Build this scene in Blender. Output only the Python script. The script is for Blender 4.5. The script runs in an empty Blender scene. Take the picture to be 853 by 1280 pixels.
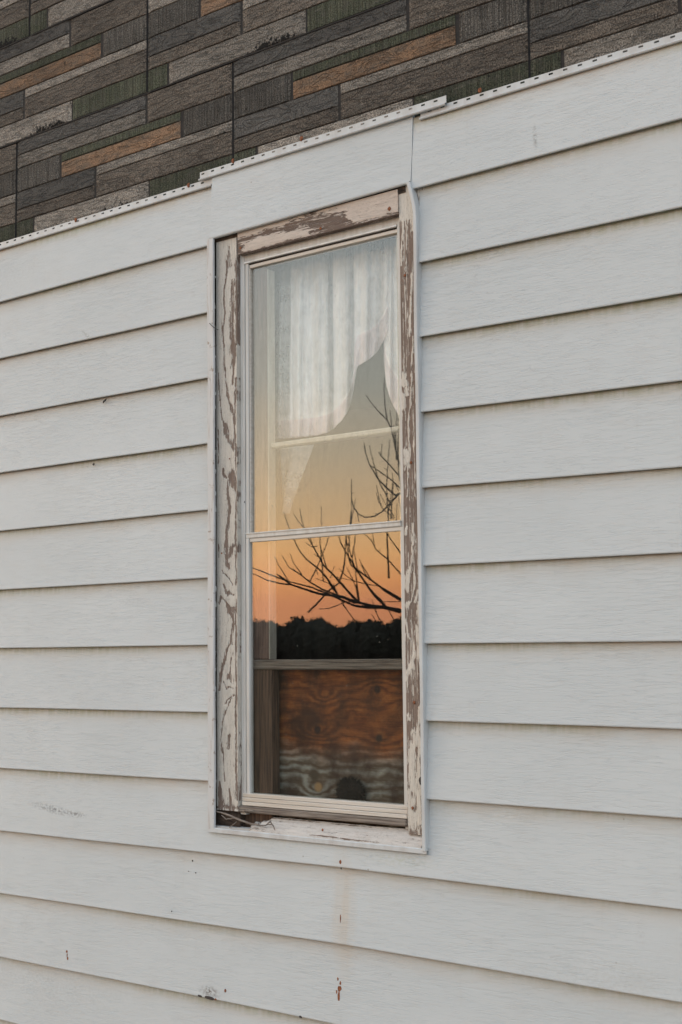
import bpy, bmesh, math, random
import numpy as np
from mathutils import Vector, Matrix, noise as mn
random.seed(7)
S = bpy.context.scene
C = S.collection
# ------------------------------------------------------------------ camera
H = 1.6                      # height of the lens above the ground
D = 2.98092                  # distance of the lens from the siding
YAW, PITCH, ROLL = 0.68914599, 0.09744925, -0.00985249
FPX = 1778.0
def basis():
    cy, sy, cp, sp, cr, sr = math.cos(YAW), math.sin(YAW), math.cos(PITCH), math.sin(PITCH), math.cos(ROLL), math.sin(ROLL)
    f = Vector((-sy*cp, cy*cp, sp)); r = Vector((cy, sy, 0)); u = r.cross(f)
    return cr*r+sr*u, -sr*r+cr*u, f
RR, UU, FF = basis()
CP = Vector((0, -D, H))
cam = bpy.data.cameras.new('camera'); co = bpy.data.objects.new('camera', cam); C.objects.link(co)
co.matrix_world = Matrix.Translation(CP) @ Matrix((RR, UU, -FF)).transposed().to_4x4()
cam.sensor_fit = 'VERTICAL'; cam.sensor_height = 36; cam.lens = FPX/1280*36
cam.clip_end = 3000; cam.clip_start = 0.05
cam.dof.use_dof = True; cam.dof.aperture_fstop = 8.0; cam.dof.focus_distance = 4.1
S.camera = co
def at(px, py, y):
    d = FF*FPX + RR*(px-426.5) - UU*(py-640)
    return CP + d*((y+D)/d.y)
def X(px, y, py=660): return at(px, py, y).x
def Z(py, y, px=400): return at(px, py, y).z
# ------------------------------------------------------------------ world, sun, exposure
SUNAZ = Vector((-math.sin(0.74), -math.cos(0.74), 0))       # the glow of the sunset lies behind and left of the photographer
w = bpy.data.worlds.new('World'); S.world = w; w.use_nodes = True
nt = w.node_tree; nt.nodes.clear()
def N(t, ty, **k):
    n = t.nodes.new(ty)
    for a, b in k.items():
        if a.startswith('i_'): n.inputs[a[2:].replace('_', ' ')].default_value = b
        else: setattr(n, a, b)
    return n
def ramp(t, stops, inp=None, interp='LINEAR'):
    n = t.nodes.new('ShaderNodeValToRGB'); e = n.color_ramp.elements; n.color_ramp.interpolation = interp
    while len(e) < len(stops): e.new(0.5)
    for q, (p, c) in zip(e, stops): q.position = p; q.color = (*c, 1) if len(c) == 3 else c
    if inp is not None: t.links.new(inp, n.inputs[0])
    return n
def math_(t, op, a, b=None, c=None, clamp=False):
    n = t.nodes.new('ShaderNodeMath'); n.operation = op; n.use_clamp = clamp
    for i, v in enumerate((a, b, c)):
        if v is None: continue
        if isinstance(v, (int, float)): n.inputs[i].default_value = v
        else: t.links.new(v, n.inputs[i])
    return n.outputs[0]
out = N(nt, 'ShaderNodeOutputWorld')
tc = N(nt, 'ShaderNodeTexCoord'); sx = N(nt, 'ShaderNodeSeparateXYZ'); nt.links.new(tc.outputs['Generated'], sx.inputs[0])
wn = N(nt, 'ShaderNodeTexNoise'); wn.inputs['Scale'].default_value = 2.2; wn.inputs['Detail'].default_value = 3
mp = N(nt, 'ShaderNodeMapping'); mp.inputs['Scale'].default_value = (1, 1, 7); nt.links.new(tc.outputs['Generated'], mp.inputs[0]); nt.links.new(mp.outputs[0], wn.inputs['Vector'])
zz = math_(nt, 'ADD', sx.outputs[2], math_(nt, 'MULTIPLY', math_(nt, 'SUBTRACT', wn.outputs[0], 0.5), 0.03))
SC = 4.0
def c4(c): return tuple(v/SC for v in c)
warm = ramp(nt, [(0.0, c4((2.1, .75, .42))), (0.036, c4((2.4, .76, .36))), (0.056, c4((3.05, 1.12, .37))), (0.075, c4((3.2, 1.55, .56))),
                 (0.10, c4((2.75, 1.68, .78))), (0.14, c4((2.1, 1.6, 1.02))), (0.19, c4((1.42, 1.38, 1.17))), (0.28, c4((1.0, 1.12, 1.15))), (0.6, c4((1.0, 1.12, 1.22))), (1.0, c4((.9, 1.05, 1.2)))], zz)
cool = ramp(nt, [(0.0, c4((1.2, 1.25, 1.36))), (0.12, c4((1.15, 1.27, 1.42))), (0.4, c4((1.05, 1.2, 1.38))), (1.0, c4((.9, 1.05, 1.25)))], zz)
az = math_(nt, 'ADD', math_(nt, 'MULTIPLY', sx.outputs[0], SUNAZ.x), math_(nt, 'MULTIPLY', sx.outputs[1], SUNAZ.y))
mr = N(nt, 'ShaderNodeMapRange', interpolation_type='SMOOTHSTEP'); nt.links.new(az, mr.inputs[0]); mr.inputs[1].default_value = 0.3; mr.inputs[2].default_value = 0.85
mx = N(nt, 'ShaderNodeMix', data_type='RGBA'); nt.links.new(mr.outputs[0], mx.inputs[0]); nt.links.new(cool.outputs[0], mx.inputs[6]); nt.links.new(warm.outputs[0], mx.inputs[7])
bg = N(nt, 'ShaderNodeBackground'); bg.inputs[1].default_value = SC; nt.links.new(mx.outputs[2], bg.inputs[0])
sky = N(nt, 'ShaderNodeTexSky'); sky.sky_type = 'NISHITA'; sky.sun_disc = False
SUN_EL = math.radians(11); SD2 = Vector((-math.sin(1.26), -math.cos(1.26), 0)); sky.sun_elevation = SUN_EL; sky.sun_rotation = math.atan2(SD2.x, SD2.y)
bg2 = N(nt, 'ShaderNodeBackground'); bg2.inputs[1].default_value = 0.05; nt.links.new(sky.outputs[0], bg2.inputs[0])
ad = N(nt, 'ShaderNodeAddShader'); nt.links.new(bg.outputs[0], ad.inputs[0]); nt.links.new(bg2.outputs[0], ad.inputs[1]); nt.links.new(ad.outputs[0], out.inputs[0])
sl = bpy.data.lights.new('sun', 'SUN'); sl.energy = 0.5; sl.angle = math.radians(14); sl.color = (1, .84, .7)
so = bpy.data.objects.new('sun', sl); C.objects.link(so)
sd = Vector((SD2.x*math.cos(SUN_EL), SD2.y*math.cos(SUN_EL), math.sin(SUN_EL)))
so.rotation_euler = sd.to_track_quat('Z', 'Y').to_euler()
vs = S.view_settings; vs.view_transform = 'Standard'; vs.look = 'None'; vs.exposure = 0.08; vs.gamma = 1
S.render.engine = 'CYCLES'; S.cycles.max_bounces = 8; S.cycles.transparent_max_bounces = 12
# ------------------------------------------------------------------ helpers
def link(o, parent=None):
    C.objects.link(o)
    if parent is not None:
        o.parent = parent
        o.location = -parent['_base'] if False else (0, 0, 0)
    return o
BASE = {}
def thing(name, label, cat, base, group=None):
    o = bpy.data.objects.new(name, None); C.objects.link(o); o.location = base; o.empty_display_size = .1
    o['label'] = label; o['category'] = cat
    if group: o['group'] = group
    BASE[o.name] = Vector(base)
    return o
def mesh(name, verts, faces, mat, parent=None, label=None, smooth=False, uvs=None, attrs=None, mats=None, midx=None):
    """one mesh object; vertices are given in world space"""
    m = bpy.data.meshes.new(name); m.from_pydata([tuple(v) for v in verts], [], faces)
    for q in (mats or [mat]): m.materials.append(q)
    if midx is not None: m.polygons.foreach_set('material_index', midx)
    if uvs is not None:
        l = m.uv_layers.new(name='UVMap')
        vi = np.empty(len(m.loops), np.int32); m.loops.foreach_get('vertex_index', vi)
        l.data.foreach_set('uv', np.asarray(uvs, np.float32)[vi].ravel())
    for k, v in (attrs or {}).items():
        a = m.attributes.new(k, 'FLOAT', 'POINT'); a.data.foreach_set('value', np.asarray(v, np.float32))
    if smooth: m.polygons.foreach_set('use_smooth', [True]*len(m.polygons))
    o = bpy.data.objects.new(name, m); C.objects.link(o)
    if parent is not None:
        o.parent = parent
        if parent.name in BASE: o.location = -BASE[parent.name]
    if label: o['label'] = label
    return o
class MB:
    def __init__(s): s.v = []; s.f = []
    def quad(s, a, b, c, d):
        n = len(s.v); s.v += [a, b, c, d]; s.f.append((n, n+1, n+2, n+3))
    def box(s, x0, x1, y0, y1, z0, z1, ch=0.0012):
        """box with small chamfers"""
        bm = bmesh.new(); bmesh.ops.create_cube(bm, size=1)
        for v in bm.verts: v.co = Vector(((x0+x1)/2+v.co.x*(x1-x0), (y0+y1)/2+v.co.y*(y1-y0), (z0+z1)/2+v.co.z*(z1-z0)))
        if ch > 0: bmesh.ops.bevel(bm, geom=list(bm.edges), offset=min(ch, .3*min(abs(x1-x0), abs(y1-y0), abs(z1-z0))), segments=1, affect='EDGES')
        n = len(s.v); bm.verts.ensure_lookup_table()
        s.v += [v.co.copy() for v in bm.verts]; s.f += [tuple(n+v.index for v in f.verts) for f in bm.faces]; bm.free()
    def tube(s, pts, rads, seg=6):
        pts = [Vector(p) for p in pts]; n0 = len(s.v); a = None
        for i, p in enumerate(pts):
            t = (pts[min(i+1, len(pts)-1)]-pts[max(i-1, 0)]).normalized()
            if a is None: a = t.orthogonal().normalized()
            a = (a - t*a.dot(t)).normalized(); b = t.cross(a)
            for k in range(seg):
                g = 2*math.pi*k/seg; s.v.append(p+(a*math.cos(g)+b*math.sin(g))*rads[i])
        for i in range(len(pts)-1):
            for k in range(seg):
                k2 = (k+1) % seg
                s.f.append((n0+i*seg+k, n0+i*seg+k2, n0+(i+1)*seg+k2, n0+(i+1)*seg+k))
        s.f.append(tuple(n0+k for k in range(seg))[::-1]); s.f.append(tuple(n0+(len(pts)-1)*seg+k for k in range(seg)))
    def build(s, name, mat, parent=None, label=None, smooth=False): return mesh(name, s.v, s.f, mat, parent, label, smooth)
def grid(nu, nv): return [(j*nu+i, j*nu+i+1, (j+1)*nu+i+1, (j+1)*nu+i) for j in range(nv-1) for i in range(nu-1)]
# ------------------------------------------------------------------ materials
def M(name):
    m = bpy.data.materials.new(name); m.use_nodes = True; t = m.node_tree; t.nodes.clear()
    o = N(t, 'ShaderNodeOutputMaterial'); b = N(t, 'ShaderNodeBsdfPrincipled'); t.links.new(b.outputs[0], o.inputs[0])
    return m, t, b, o
def coords(t, scale=(1, 1, 1), kind='Object'):
    c = N(t, 'ShaderNodeTexCoord'); m_ = N(t, 'ShaderNodeMapping'); m_.inputs['Scale'].default_value = scale
    t.links.new(c.outputs[kind], m_.inputs[0]); return m_.outputs[0]
def noi(t, scale, sc=1.0, detail=4, rough=.55, dist=0.0, kind='Object'):
    n = N(t, 'ShaderNodeTexNoise'); n.inputs['Scale'].default_value = sc; n.inputs['Detail'].default_value = detail
    n.inputs['Roughness'].default_value = rough; n.inputs['Distortion'].default_value = dist
    t.links.new(coords(t, scale, kind), n.inputs['Vector']); return n.outputs[0]
def mr_(t, v, a, b, c=0.0, d=1.0, st='LINEAR'):
    n = N(t, 'ShaderNodeMapRange', interpolation_type=st); t.links.new(v, n.inputs[0])
    for i, q in enumerate((a, b, c, d)): n.inputs[i+1].default_value = q
    return n.outputs[0]
def mixc(t, f, a, b):
    n = N(t, 'ShaderNodeMix', data_type='RGBA')
    if isinstance(f, (int, float)): n.inputs[0].default_value = f
    else: t.links.new(f, n.inputs[0])
    for i, q in ((6, a), (7, b)):
        if isinstance(q, tuple): n.inputs[i].default_value = (*q, 1)
        else: t.links.new(q, n.inputs[i])
    return n.outputs[2]
def bump(t, h, b, strength=.5, dist=.002):
    n = N(t, 'ShaderNodeBump'); n.inputs['Strength'].default_value = strength; n.inputs['Distance'].default_value = dist
    t.links.new(h, n.inputs['Height']); t.links.new(n.outputs[0], b.inputs['Normal'])
def spot(t, cx, cz, rx, rz, rot=0.0):
    """soft elliptical patch in wall coordinates"""
    c = N(t, 'ShaderNodeTexCoord'); s = N(t, 'ShaderNodeSeparateXYZ'); t.links.new(c.outputs['Object'], s.inputs[0])
    dx = math_(t, 'SUBTRACT', s.outputs[0], cx); dz = math_(t, 'SUBTRACT', s.outputs[2], cz)
    a, b_ = math.cos(rot), math.sin(rot)
    u = math_(t, 'DIVIDE', math_(t, 'ADD', math_(t, 'MULTIPLY', dx, a), math_(t, 'MULTIPLY', dz, b_)), rx)
    v = math_(t, 'DIVIDE', math_(t, 'SUBTRACT', math_(t, 'MULTIPLY', dz, a), math_(t, 'MULTIPLY', dx, b_)), rz)
    r = math_(t, 'SQRT', math_(t, 'ADD', math_(t, 'MULTIPLY', u, u), math_(t, 'MULTIPLY', v, v)))
    return math_(t, 'SUBTRACT', 1.0, r, clamp=True)

def siding_material():
    m, t, b, o = M('white_siding')
    uv = N(t, 'ShaderNodeUVMap'); s = N(t, 'ShaderNodeSeparateXYZ'); t.links.new(uv.outputs[0], s.inputs[0]); v = s.outputs[1]
    big = noi(t, (1.3, 1, 2.2), 1.0, 3); blot = noi(t, (7, 1, 11), 1.0, 5, .6); strk = noi(t, (60, 1, 3), 1.0, 4, .6)
    col = mixc(t, mr_(t, big, .35, .65), (.510, .527, .518), (.552, .566, .554))
    col = mixc(t, mr_(t, blot, .52, .72, 0, .35), col, (.50, .495, .47))
    # grime washed down from each lap
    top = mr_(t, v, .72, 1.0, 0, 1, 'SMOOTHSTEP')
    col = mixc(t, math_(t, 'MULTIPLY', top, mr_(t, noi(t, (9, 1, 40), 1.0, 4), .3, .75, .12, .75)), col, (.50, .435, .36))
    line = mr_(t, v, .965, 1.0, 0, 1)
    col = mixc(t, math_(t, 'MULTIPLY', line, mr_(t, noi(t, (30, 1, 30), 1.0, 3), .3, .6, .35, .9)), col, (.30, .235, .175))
    side = noi(t, (.9, 1, 1.7), 1.0, 2)
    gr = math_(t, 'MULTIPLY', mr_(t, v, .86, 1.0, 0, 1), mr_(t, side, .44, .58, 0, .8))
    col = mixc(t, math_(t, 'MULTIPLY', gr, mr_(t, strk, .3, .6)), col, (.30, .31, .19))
    col = mixc(t, math_(t, 'MULTIPLY', mr_(t, strk, .58, .75), mr_(t, blot, .45, .7, 0, .28)), col, (.42, .40, .35))
    # specks
    vo = N(t, 'ShaderNodeTexVoronoi'); vo.inputs['Scale'].default_value = 9; t.links.new(coords(t, (1, 1, 1)), vo.inputs['Vector'])
    spk = math_(t, 'MULTIPLY', mr_(t, vo.outputs['Distance'], .012, .03, 1, 0), mr_(t, big, .5, .52))
    col = mixc(t, math_(t, 'MULTIPLY', spk, .6), col, (.2, .15, .1))
    # scuffs with a place of their own
    for (px, py, rx, rz, rot, st, c) in ((66, 1012, .15, .016, -.10, 1.0, (.20, .20, .195)), (95, 1018, .06, .012, -.05, 1.0, (.20, .20, .195)), (30, 1155, .05, .07, 0, .5, (.45, .45, .43)), (668, 172, .008, .045, .1, 1, (.26, .25, .23)),
                                        (108, 419, .04, .008, -.6, 1, (.28, .27, .25)), (262, 1240, .05, .02, 0, 1, (.12, .09, .07)), (20, 340, .3, .1, 0, .35, (.44, .44, .42)), (60, 1230, .5, .12, 0, .4, (.42, .42, .40)), (760, 1230, .3, .1, 0, .35, (.44, .43, .40)), (240, 367, .012, .02, .3, .5, (.42, .41, .4)), (798, 1165, .018, .045, 0, .5, (.43, .43, .43)),
                                        (330, 1050, .22, .03, 0, .45, (.44, .45, .38)), (500, 1075, .14, .02, 0, .5, (.42, .43, .33)), (545, 1010, .10, .035, 0, .4, (.45, .44, .38)), (640, 1020, .12, .03, 0, .35, (.47, .44, .37))):
        p = at(px, py, 0)
        f = math_(t, 'MULTIPLY', spot(t, p.x, p.z, rx, rz, rot), mr_(t, noi(t, (90, 1, 140), 1.0, 4), .42, .6))
        col = mixc(t, math_(t, 'MULTIPLY', f, st), col, c)
    p = at(428, 1130, 0)
    col = mixc(t, math_(t, 'MULTIPLY', math_(t, 'MULTIPLY', spot(t, p.x, p.z-.03, .05, .22), strk), .9), col, (.52, .42, .31))
    t.links.new(col, b.inputs['Base Color']); b.inputs['Roughness'].default_value = .62; b.inputs['Specular IOR Level'].default_value = .3
    g1 = noi(t, (9, 1, 150), 1.0, 3, .5, .45); g2 = noi(t, (25, 1, 380), 1.0, 3, .5, .3)
    rid = math_(t, 'ABSOLUTE', math_(t, 'SUBTRACT', g1, .5))
    h = math_(t, 'ADD', mr_(t, rid, 0, .035, 0, 1, 'SMOOTHSTEP'), math_(t, 'MULTIPLY', g2, .5))
    h = math_(t, 'MULTIPLY', h, mr_(t, noi(t, (1.7, 1, 6), 1.0, 3), .35, .65, .45, 1.15))
    bump(t, h, b, .44, .0012)
    return m
def peel_material(name, axis, paint=(.61, .56, .485), wood=(.185, .135, .105), along=1.0):
    m, t, b, o = M(name)
    sc = (lambda a, c: (c, c, a) if axis == 'Z' else (a, c, c))
    at_ = N(t, 'ShaderNodeAttribute'); at_.attribute_name = 'bare'; A = at_.outputs['Fac']
    n1 = noi(t, sc(45, 380), 1.0, 4, .65, .3); n2 = noi(t, sc(12, 160), 1.0, 4, .6, .6); n3 = noi(t, (120, 120, 120), 1.0, 3)
    f = math_(t, 'ADD', math_(t, 'ADD', A, math_(t, 'MULTIPLY', math_(t, 'SUBTRACT', n1, .5), 1.7)), math_(t, 'MULTIPLY', math_(t, 'SUBTRACT', n2, .5), 1.3))
    vo = N(t, 'ShaderNodeTexVoronoi'); vo.feature = 'F1'; vo.inputs['Scale'].default_value = 1; t.links.new(coords(t, sc(55, 210)), vo.inputs['Vector'])
    cw = N(t, 'ShaderNodeSeparateXYZ'); t.links.new(vo.outputs['Color'], cw.inputs[0])
    ve = N(t, 'ShaderNodeTexVoronoi'); ve.feature = 'DISTANCE_TO_EDGE'; ve.inputs['Scale'].default_value = 1; t.links.new(coords(t, sc(55, 210)), ve.inputs['Vector'])
    f = math_(t, 'ADD', f, math_(t, 'MULTIPLY', math_(t, 'SUBTRACT', cw.outputs[0], .5), .34))
    f = math_(t, 'SUBTRACT', f, math_(t, 'MULTIPLY', mr_(t, noi(t, sc(5, 300), 1.0, 4, .65, .2), .54, .62), mr_(t, A, .5, .9, 0, .62)))
    mask = mr_(t, f, .47, .53)
    edge = mr_(t, math_(t, 'ABSOLUTE', math_(t, 'SUBTRACT', f, .53)), 0, .06, 1, 0)
    g = noi(t, sc(9, 420), 1.0, 5, .7, .4); g0 = noi(t, sc(4, 60), 1.0, 3)
    wc = ramp(t, [(.25, tuple(v*.42 for v in wood)), (.45, wood), (.62, tuple(v*1.35 for v in wood)), (.8, (.36, .32, .28))], g).outputs[0]
    wc = mixc(t, mr_(t, g0, .45, .75, 0, .55), wc, (.19, .13, .10))
    pc = mixc(t, mr_(t, n2, .3, .75), paint, tuple(v*.86 for v in paint))
    crack = mr_(t, math_(t, 'ABSOLUTE', math_(t, 'SUBTRACT', noi(t, sc(14, 230), 1.0, 4, .6, .8), .5)), 0, .012, 1, 0)
    pc = mixc(t, math_(t, 'MULTIPLY', crack, .6), pc, (.22, .17, .13)); pc = mixc(t, math_(t, 'MULTIPLY', mr_(t, ve.outputs['Distance'], 0, .05, 1, 0), mr_(t, n2, .4, .62, 0, .65)), pc, (.24, .19, .15)); pc = mixc(t, mr_(t, cw.outputs[1], .6, 1, 0, .3), pc, tuple(v*.8 for v in paint))
    pc = mixc(t, math_(t, 'MULTIPLY', mr_(t, n3, .6, .75), .4), pc, (.38, .33, .26))
    pc = mixc(t, math_(t, 'MULTIPLY', edge, .5), pc, tuple(min(.8, v*1.12) for v in paint))
    col = mixc(t, mask, pc, wc)
    t.links.new(col, b.inputs['Base Color']); t.links.new(mr_(t, mask, 0, 1, .5, .9), b.inputs['Roughness'])
    h = math_(t, 'ADD', math_(t, 'MULTIPLY', math_(t, 'SUBTRACT', 1.0, mask), 1.0), math_(t, 'MULTIPLY', g, .5))
    h = math_(t, 'SUBTRACT', h, math_(t, 'MULTIPLY', crack, .25))
    bump(t, h, b, .8, .0016)
    return m
def simple(name, c, rough=.6, c2=None, sc=(20, 20, 20), bs=.2, metallic=0.0, lo=.4, hi=.65, bd=.001):
    m, t, b, o = M(name); n = noi(t, sc, 1.0, 5, .6)
    col = mixc(t, mr_(t, n, lo, hi), c, c2 or tuple(v*.75 for v in c))
    t.links.new(col, b.inputs['Base Color']); b.inputs['Roughness'].default_value = rough; b.inputs['Metallic'].default_value = metallic
    bump(t, n, b, bs, bd); return m
SID = siding_material()
PZ = peel_material('peeling_paint_upright', 'Z'); PX = peel_material('peeling_paint_level', 'X', (.56, .465, .39), (.13, .092, .070)); PS = peel_material('peeling_sill_paint', 'X', (.57, .51, .45), (.16, .11, .08))
TRIM = simple('white_trim', (.54, .545, .53), .5, (.47, .455, .43), (25, 25, 6), .1)
def dirty_trim():
    m, t, b, o = M('dirty_trim'); n = noi(t, (120, 120, 12), 1.0, 5, .6); n2 = noi(t, (60, 60, 60), 1.0, 4)
    col = mixc(t, mr_(t, n, .5, .72, 0, .7), (.53, .525, .51), (.36, .30, .25)); col = mixc(t, mr_(t, n2, .62, .7, 0, .7), col, (.22, .15, .10))
    t.links.new(col, b.inputs['Base Color']); b.inputs['Roughness'].default_value = .55; bump(t, n, b, .15, .001); return m
JT = dirty_trim()
ALU = simple('painted_aluminium', (.60, .58, .54), .42, (.50, .47, .42), (60, 60, 5), .08)
ALU2 = simple('cream_aluminium', (.60, .545, .475), .45, (.50, .43, .35), (5, 60, 150), .1)
DARK = simple('reveal_shade_dark', (.035, .022, .016), .8)
SHEATH = simple('old_sheathing', (.05, .038, .03), .9, (.02, .016, .014), (8, 8, 60), .5)
ROT = simple('rotten_wood', (.085, .055, .036), .95, (.016, .011, .008), (30, 90, 90), 1.0, bd=.004)
RUST = simple('rust', (.30, .10, .035), .85, (.11, .035, .015), (300, 300, 300), .4)
SOOT = simple('dark_fleck', (.05, .04, .035), .9)
WEATH = simple('weathered_wood', (.25, .205, .165), .85, (.10, .075, .06), (9, 160, 260), .7, bd=.002)
WEATHZ = simple('weathered_stile', (.16, .095, .06), .85, (.04, .024, .016), (260, 160, 9), .7, bd=.002)
STILE = simple('brown_stile', (.20, .13, .10), .8, (.10, .06, .045), (160, 160, 9), .5)
SASHP = simple('cream_sash_paint', (.55, .50, .42), .6, (.45, .39, .31), (40, 40, 10), .2)
# ------------------------------------------------------------------ ground
def ground():
    vs_, n = [], 81
    xs = [math.copysign(abs(u)**3*900, u) for u in np.linspace(-1, 1, n)]
    for y in xs:
        for x in xs:
            vs_.append((x, y, .04*mn.noise(Vector((x*.6, y*.6, 0)))-.02))
    m, t, b, o = M('dry_grass_ground')
    col = mixc(t, mr_(t, noi(t, (1.5, 1.5, 1.5), 1.0, 6), .35, .65), (.028, .024, .015), (.045, .037, .024)); t.links.new(col, b.inputs['Base Color']); b.inputs['Roughness'].default_value = 1; b.inputs['Specular IOR Level'].default_value = 0
    bump(t, noi(t, (40, 40, 40), 1.0, 5), b, .8, .03)
    g = mesh('ground', vs_, grid(n, n), m); g['kind'] = 'structure'
ground()
def bounce_strip():  # unseen pale strip added to bounce light up under the laps
    n = 41; V = []
    for j in range(n):
        for i in range(n):
            a, b = i/(n-1), j/(n-1); x = -11+18*a; y = .02-8.5*b-(.5*mn.noise(Vector((x, 3, 0))) if j == n-1 else 0)
            V.append((x, y, .03+.012*mn.noise(Vector((x*2, y*2, 4)))))
    m, t, b, o = M('pale_bounce_ground')
    col = mixc(t, mr_(t, noi(t, (60, 60, 60), 1.0, 4, .7), .35, .65), (.22, .175, .135), (.38, .32, .26)); t.links.new(col, b.inputs['Base Color']); b.inputs['Roughness'].default_value = 1
    bump(t, noi(t, (70, 70, 70), 1.0, 4), b, .8, .01)
    g = mesh('bounce_strip', V, grid(n, n), m); g['kind'] = 'structure'
bounce_strip()
# ------------------------------------------------------------------ the house
house = thing('house', 'old house with white lap siding below brick-look asphalt siding and one tall peeling window', 'house', (-2.5, .05, 0))
WL, WR = X(262.5, 0, 660), X(527.5, 0, 660)     # opening in the siding
WB, WT = H-.503, H+1.240
def zline(k, x, tab):
    xs = [a for a, _ in tab[k]]; zs = [z for _, z in tab[k]]
    return float(np.interp(x, xs, zs))+H
LT = {-6: [(-3.977, 1.2161), (-2.969, 1.221)], -5: [(-3.973, 1.016), (-2.969, 1.0159)], -4: [(-3.969, .8158), (-2.969, .817)], -3: [(-3.96, .6185), (-2.97, .6192)], -2: [(-3.96, .4186), (-2.97, .4205)],
      -1: [(-3.95, .2183), (-2.97, .2193)], 0: [(-3.95, .0215), (-2.97, .0221)], 1: [(-3.94, -.1762), (-2.97, -.1732)], 2: [(-3.94, -.3773), (-2.97, -.3714)]}
RT = {-6: [(-2.197, 1.2275), (-1.417, 1.226)], -5: [(-2.185, 1.0235), (-1.424, 1.0158)], -4: [(-2.181, .8235), (-1.43, .8132)], -3: [(-2.18, .622), (-1.44, .6106)], -2: [(-2.18, .4225), (-1.446, .4116)],
      -1: [(-2.18, .2187), (-1.453, .2163)], 0: [(-2.18, .0175), (-1.46, .0155)], 1: [(-2.18, -.179), (-1.467, -.1816)], 2: [(-2.18, -.378), (-1.475, -.3796)]}
BT = {3: [(-3.938, -.5821), (-2.458, -.5742), (-1.482, -.5811)], 4: [(-3.934, -.7851), (-2.461, -.7748), (-1.489, -.7829)], 5: [(-3.929, -.9899), (-2.609, -.9841), (-1.49, -.985)],
      6: [(-3.9, -1.19), (-1.4, -1.185)], 7: [(-3.9, -1.39), (-1.4, -1.385)]}
def lap_boards(x0, x1, ks, bot, top, seed, notch=None):
    """siding section: every course a lapped board with a folded butt, slightly wavy"""
    V, F, UV = [], [], []
    for k in ks:
        segs = [(x0, x1, None)] if not (notch and k == ks[0]) else [(x0, notch[0], None), (notch[0], notch[1], notch[2]), (notch[1], x1, None)]
        for (a, b, cut) in segs:
            n = max(4, int((b-a)/.03)); xs = np.linspace(a, b, n)
            base = len(V)
            for x in xs:
                zb = bot(k, x)+.0011*mn.noise(Vector((x*2.1, k*3.7+seed, 0)))
                zt = top(k, x)
                hz = (cut if cut is not None else zt+.014)
                bul = .0016*mn.noise(Vector((x*1.6, k*5.1+seed, 2)))
                def fy(z): return .015*(z-zb)/max(.05, (zt-zb)) + bul
                prof = [(.0165, zb+.003, 0), (.003+bul, zb-.0008, 0), (.0006+bul, zb-.0002, .003), (-.0002+bul, zb+.0022, .012), (fy(zb+.012), zb+.012, .06),
                        (fy(zb+.4*(zt-zb)), zb+.4*(zt-zb), .4), (fy(zb+.8*(zt-zb)), zb+.8*(zt-zb), .8), (fy(zb+.93*(zt-zb)), zb+.93*(zt-zb), .93), (fy(hz), hz, (hz-zb)/(zt-zb))]
                if cut is not None:
                    prof = [q if q[1] < hz else (fy(hz), hz, q[2] if q[2] < 1 else 1) for q in prof]
                    prof = [(p[0], p[1], min(p[2], .55)) for p in prof]
                for (y, z, v) in prof: V.append((x, y, z)); UV.append((x, v))
            m_ = 9
            for i in range(n-1):
                for j in range(m_-1):
                    F.append((base+i*m_+j, base+(i+1)*m_+j, base+(i+1)*m_+j+1, base+i*m_+j+1))
    return V, F, UV
XL, XR = -7.0, 2.5
jl = X(261.5, 0); jr = X(527.5, 0)
V, F, UV = lap_boards(XL, jl, range(-6, 3), lambda k, x: zline(k, x, LT), lambda k, x: zline(k-1, x, LT) if k > -6 else H+1.400, 1)
left = mesh('lap_siding', V, F, SID, house, 'run of white lap boards left of the window', uvs=UV)
hx0, hx1 = X(263, 0, 260), X(513, 0, 200)
V, F, UV = lap_boards(jr, XR, range(-5, 3), lambda k, x: zline(k, x, RT), lambda k, x: zline(k-1, x, RT), 2)
V6, F6, UV6 = lap_boards(hx1+.0012, XR, [-6], lambda k, x: zline(k, x, RT), lambda k, x: H+1.414, 2)
F += [tuple(i+len(V) for i in f) for f in F6]; V += V6; UV += UV6
right = mesh('lap_siding', V, F, SID, house, 'run of white lap boards right of the window', uvs=UV)
def top3(k, x):
    if k > 3: return zline(k-1, x, BT)
    return zline(2, x, LT) if x < -2.6 else zline(2, x, RT)
V, F, UV = lap_boards(XL, XR, range(3, 8), lambda k, x: zline(k, x, BT), top3, 3, (jl, jr, WB+.004))
lower = mesh('lap_siding', V, F, SID, house, 'full-width white lap boards running below the window sill', uvs=UV)
# header panel above the window
def panel(name, x0, x1, zb, zt, y0, seed, parent, label):
    n = int((x1-x0)/.02)+2; xs = np.linspace(x0, x1, n); V, UV = [], []
    for x in xs:
        bul = .0015*mn.noise(Vector((x*3, seed, 0)))
        z0 = zb(x); y0 = -.0045+.0055*(x-x0)/(x1-x0)
        prof = [(.026, z0+.006, .0), (.004+y0+bul, z0-.001, 0), (y0+bul, z0+.0006, .005), (y0-.0012+bul, z0+.004, .02), (y0+.006+bul, z0+.4*(zt-z0), .4), (y0+.010+bul, z0+.8*(zt-z0), .7), (y0+.0135+bul, zt, .75)]
        for (y, z, v) in prof: V.append((x, y, z)); UV.append((x, v))
    F = [(i*7+j, (i+1)*7+j, (i+1)*7+j+1, i*7+j+1) for i in range(n-1) for j in range(6)]
    # folded side edges
    for i, s_ in ((0, 1), (n-1, -1)):
        b = len(V)
        for j in range(7): q = V[i*7+j]; V.append((q[0], q[1]+.012, q[2])); UV.append(UV[i*7+j])
        for j in range(1, 6): F.append((i*7+j, i*7+j+1, b+j+1, b+j))
    return mesh(name, V, F, SID, parent, label, uvs=UV)
hx0, hx1 = X(263, 0, 260), X(513, 0, 200)
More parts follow.
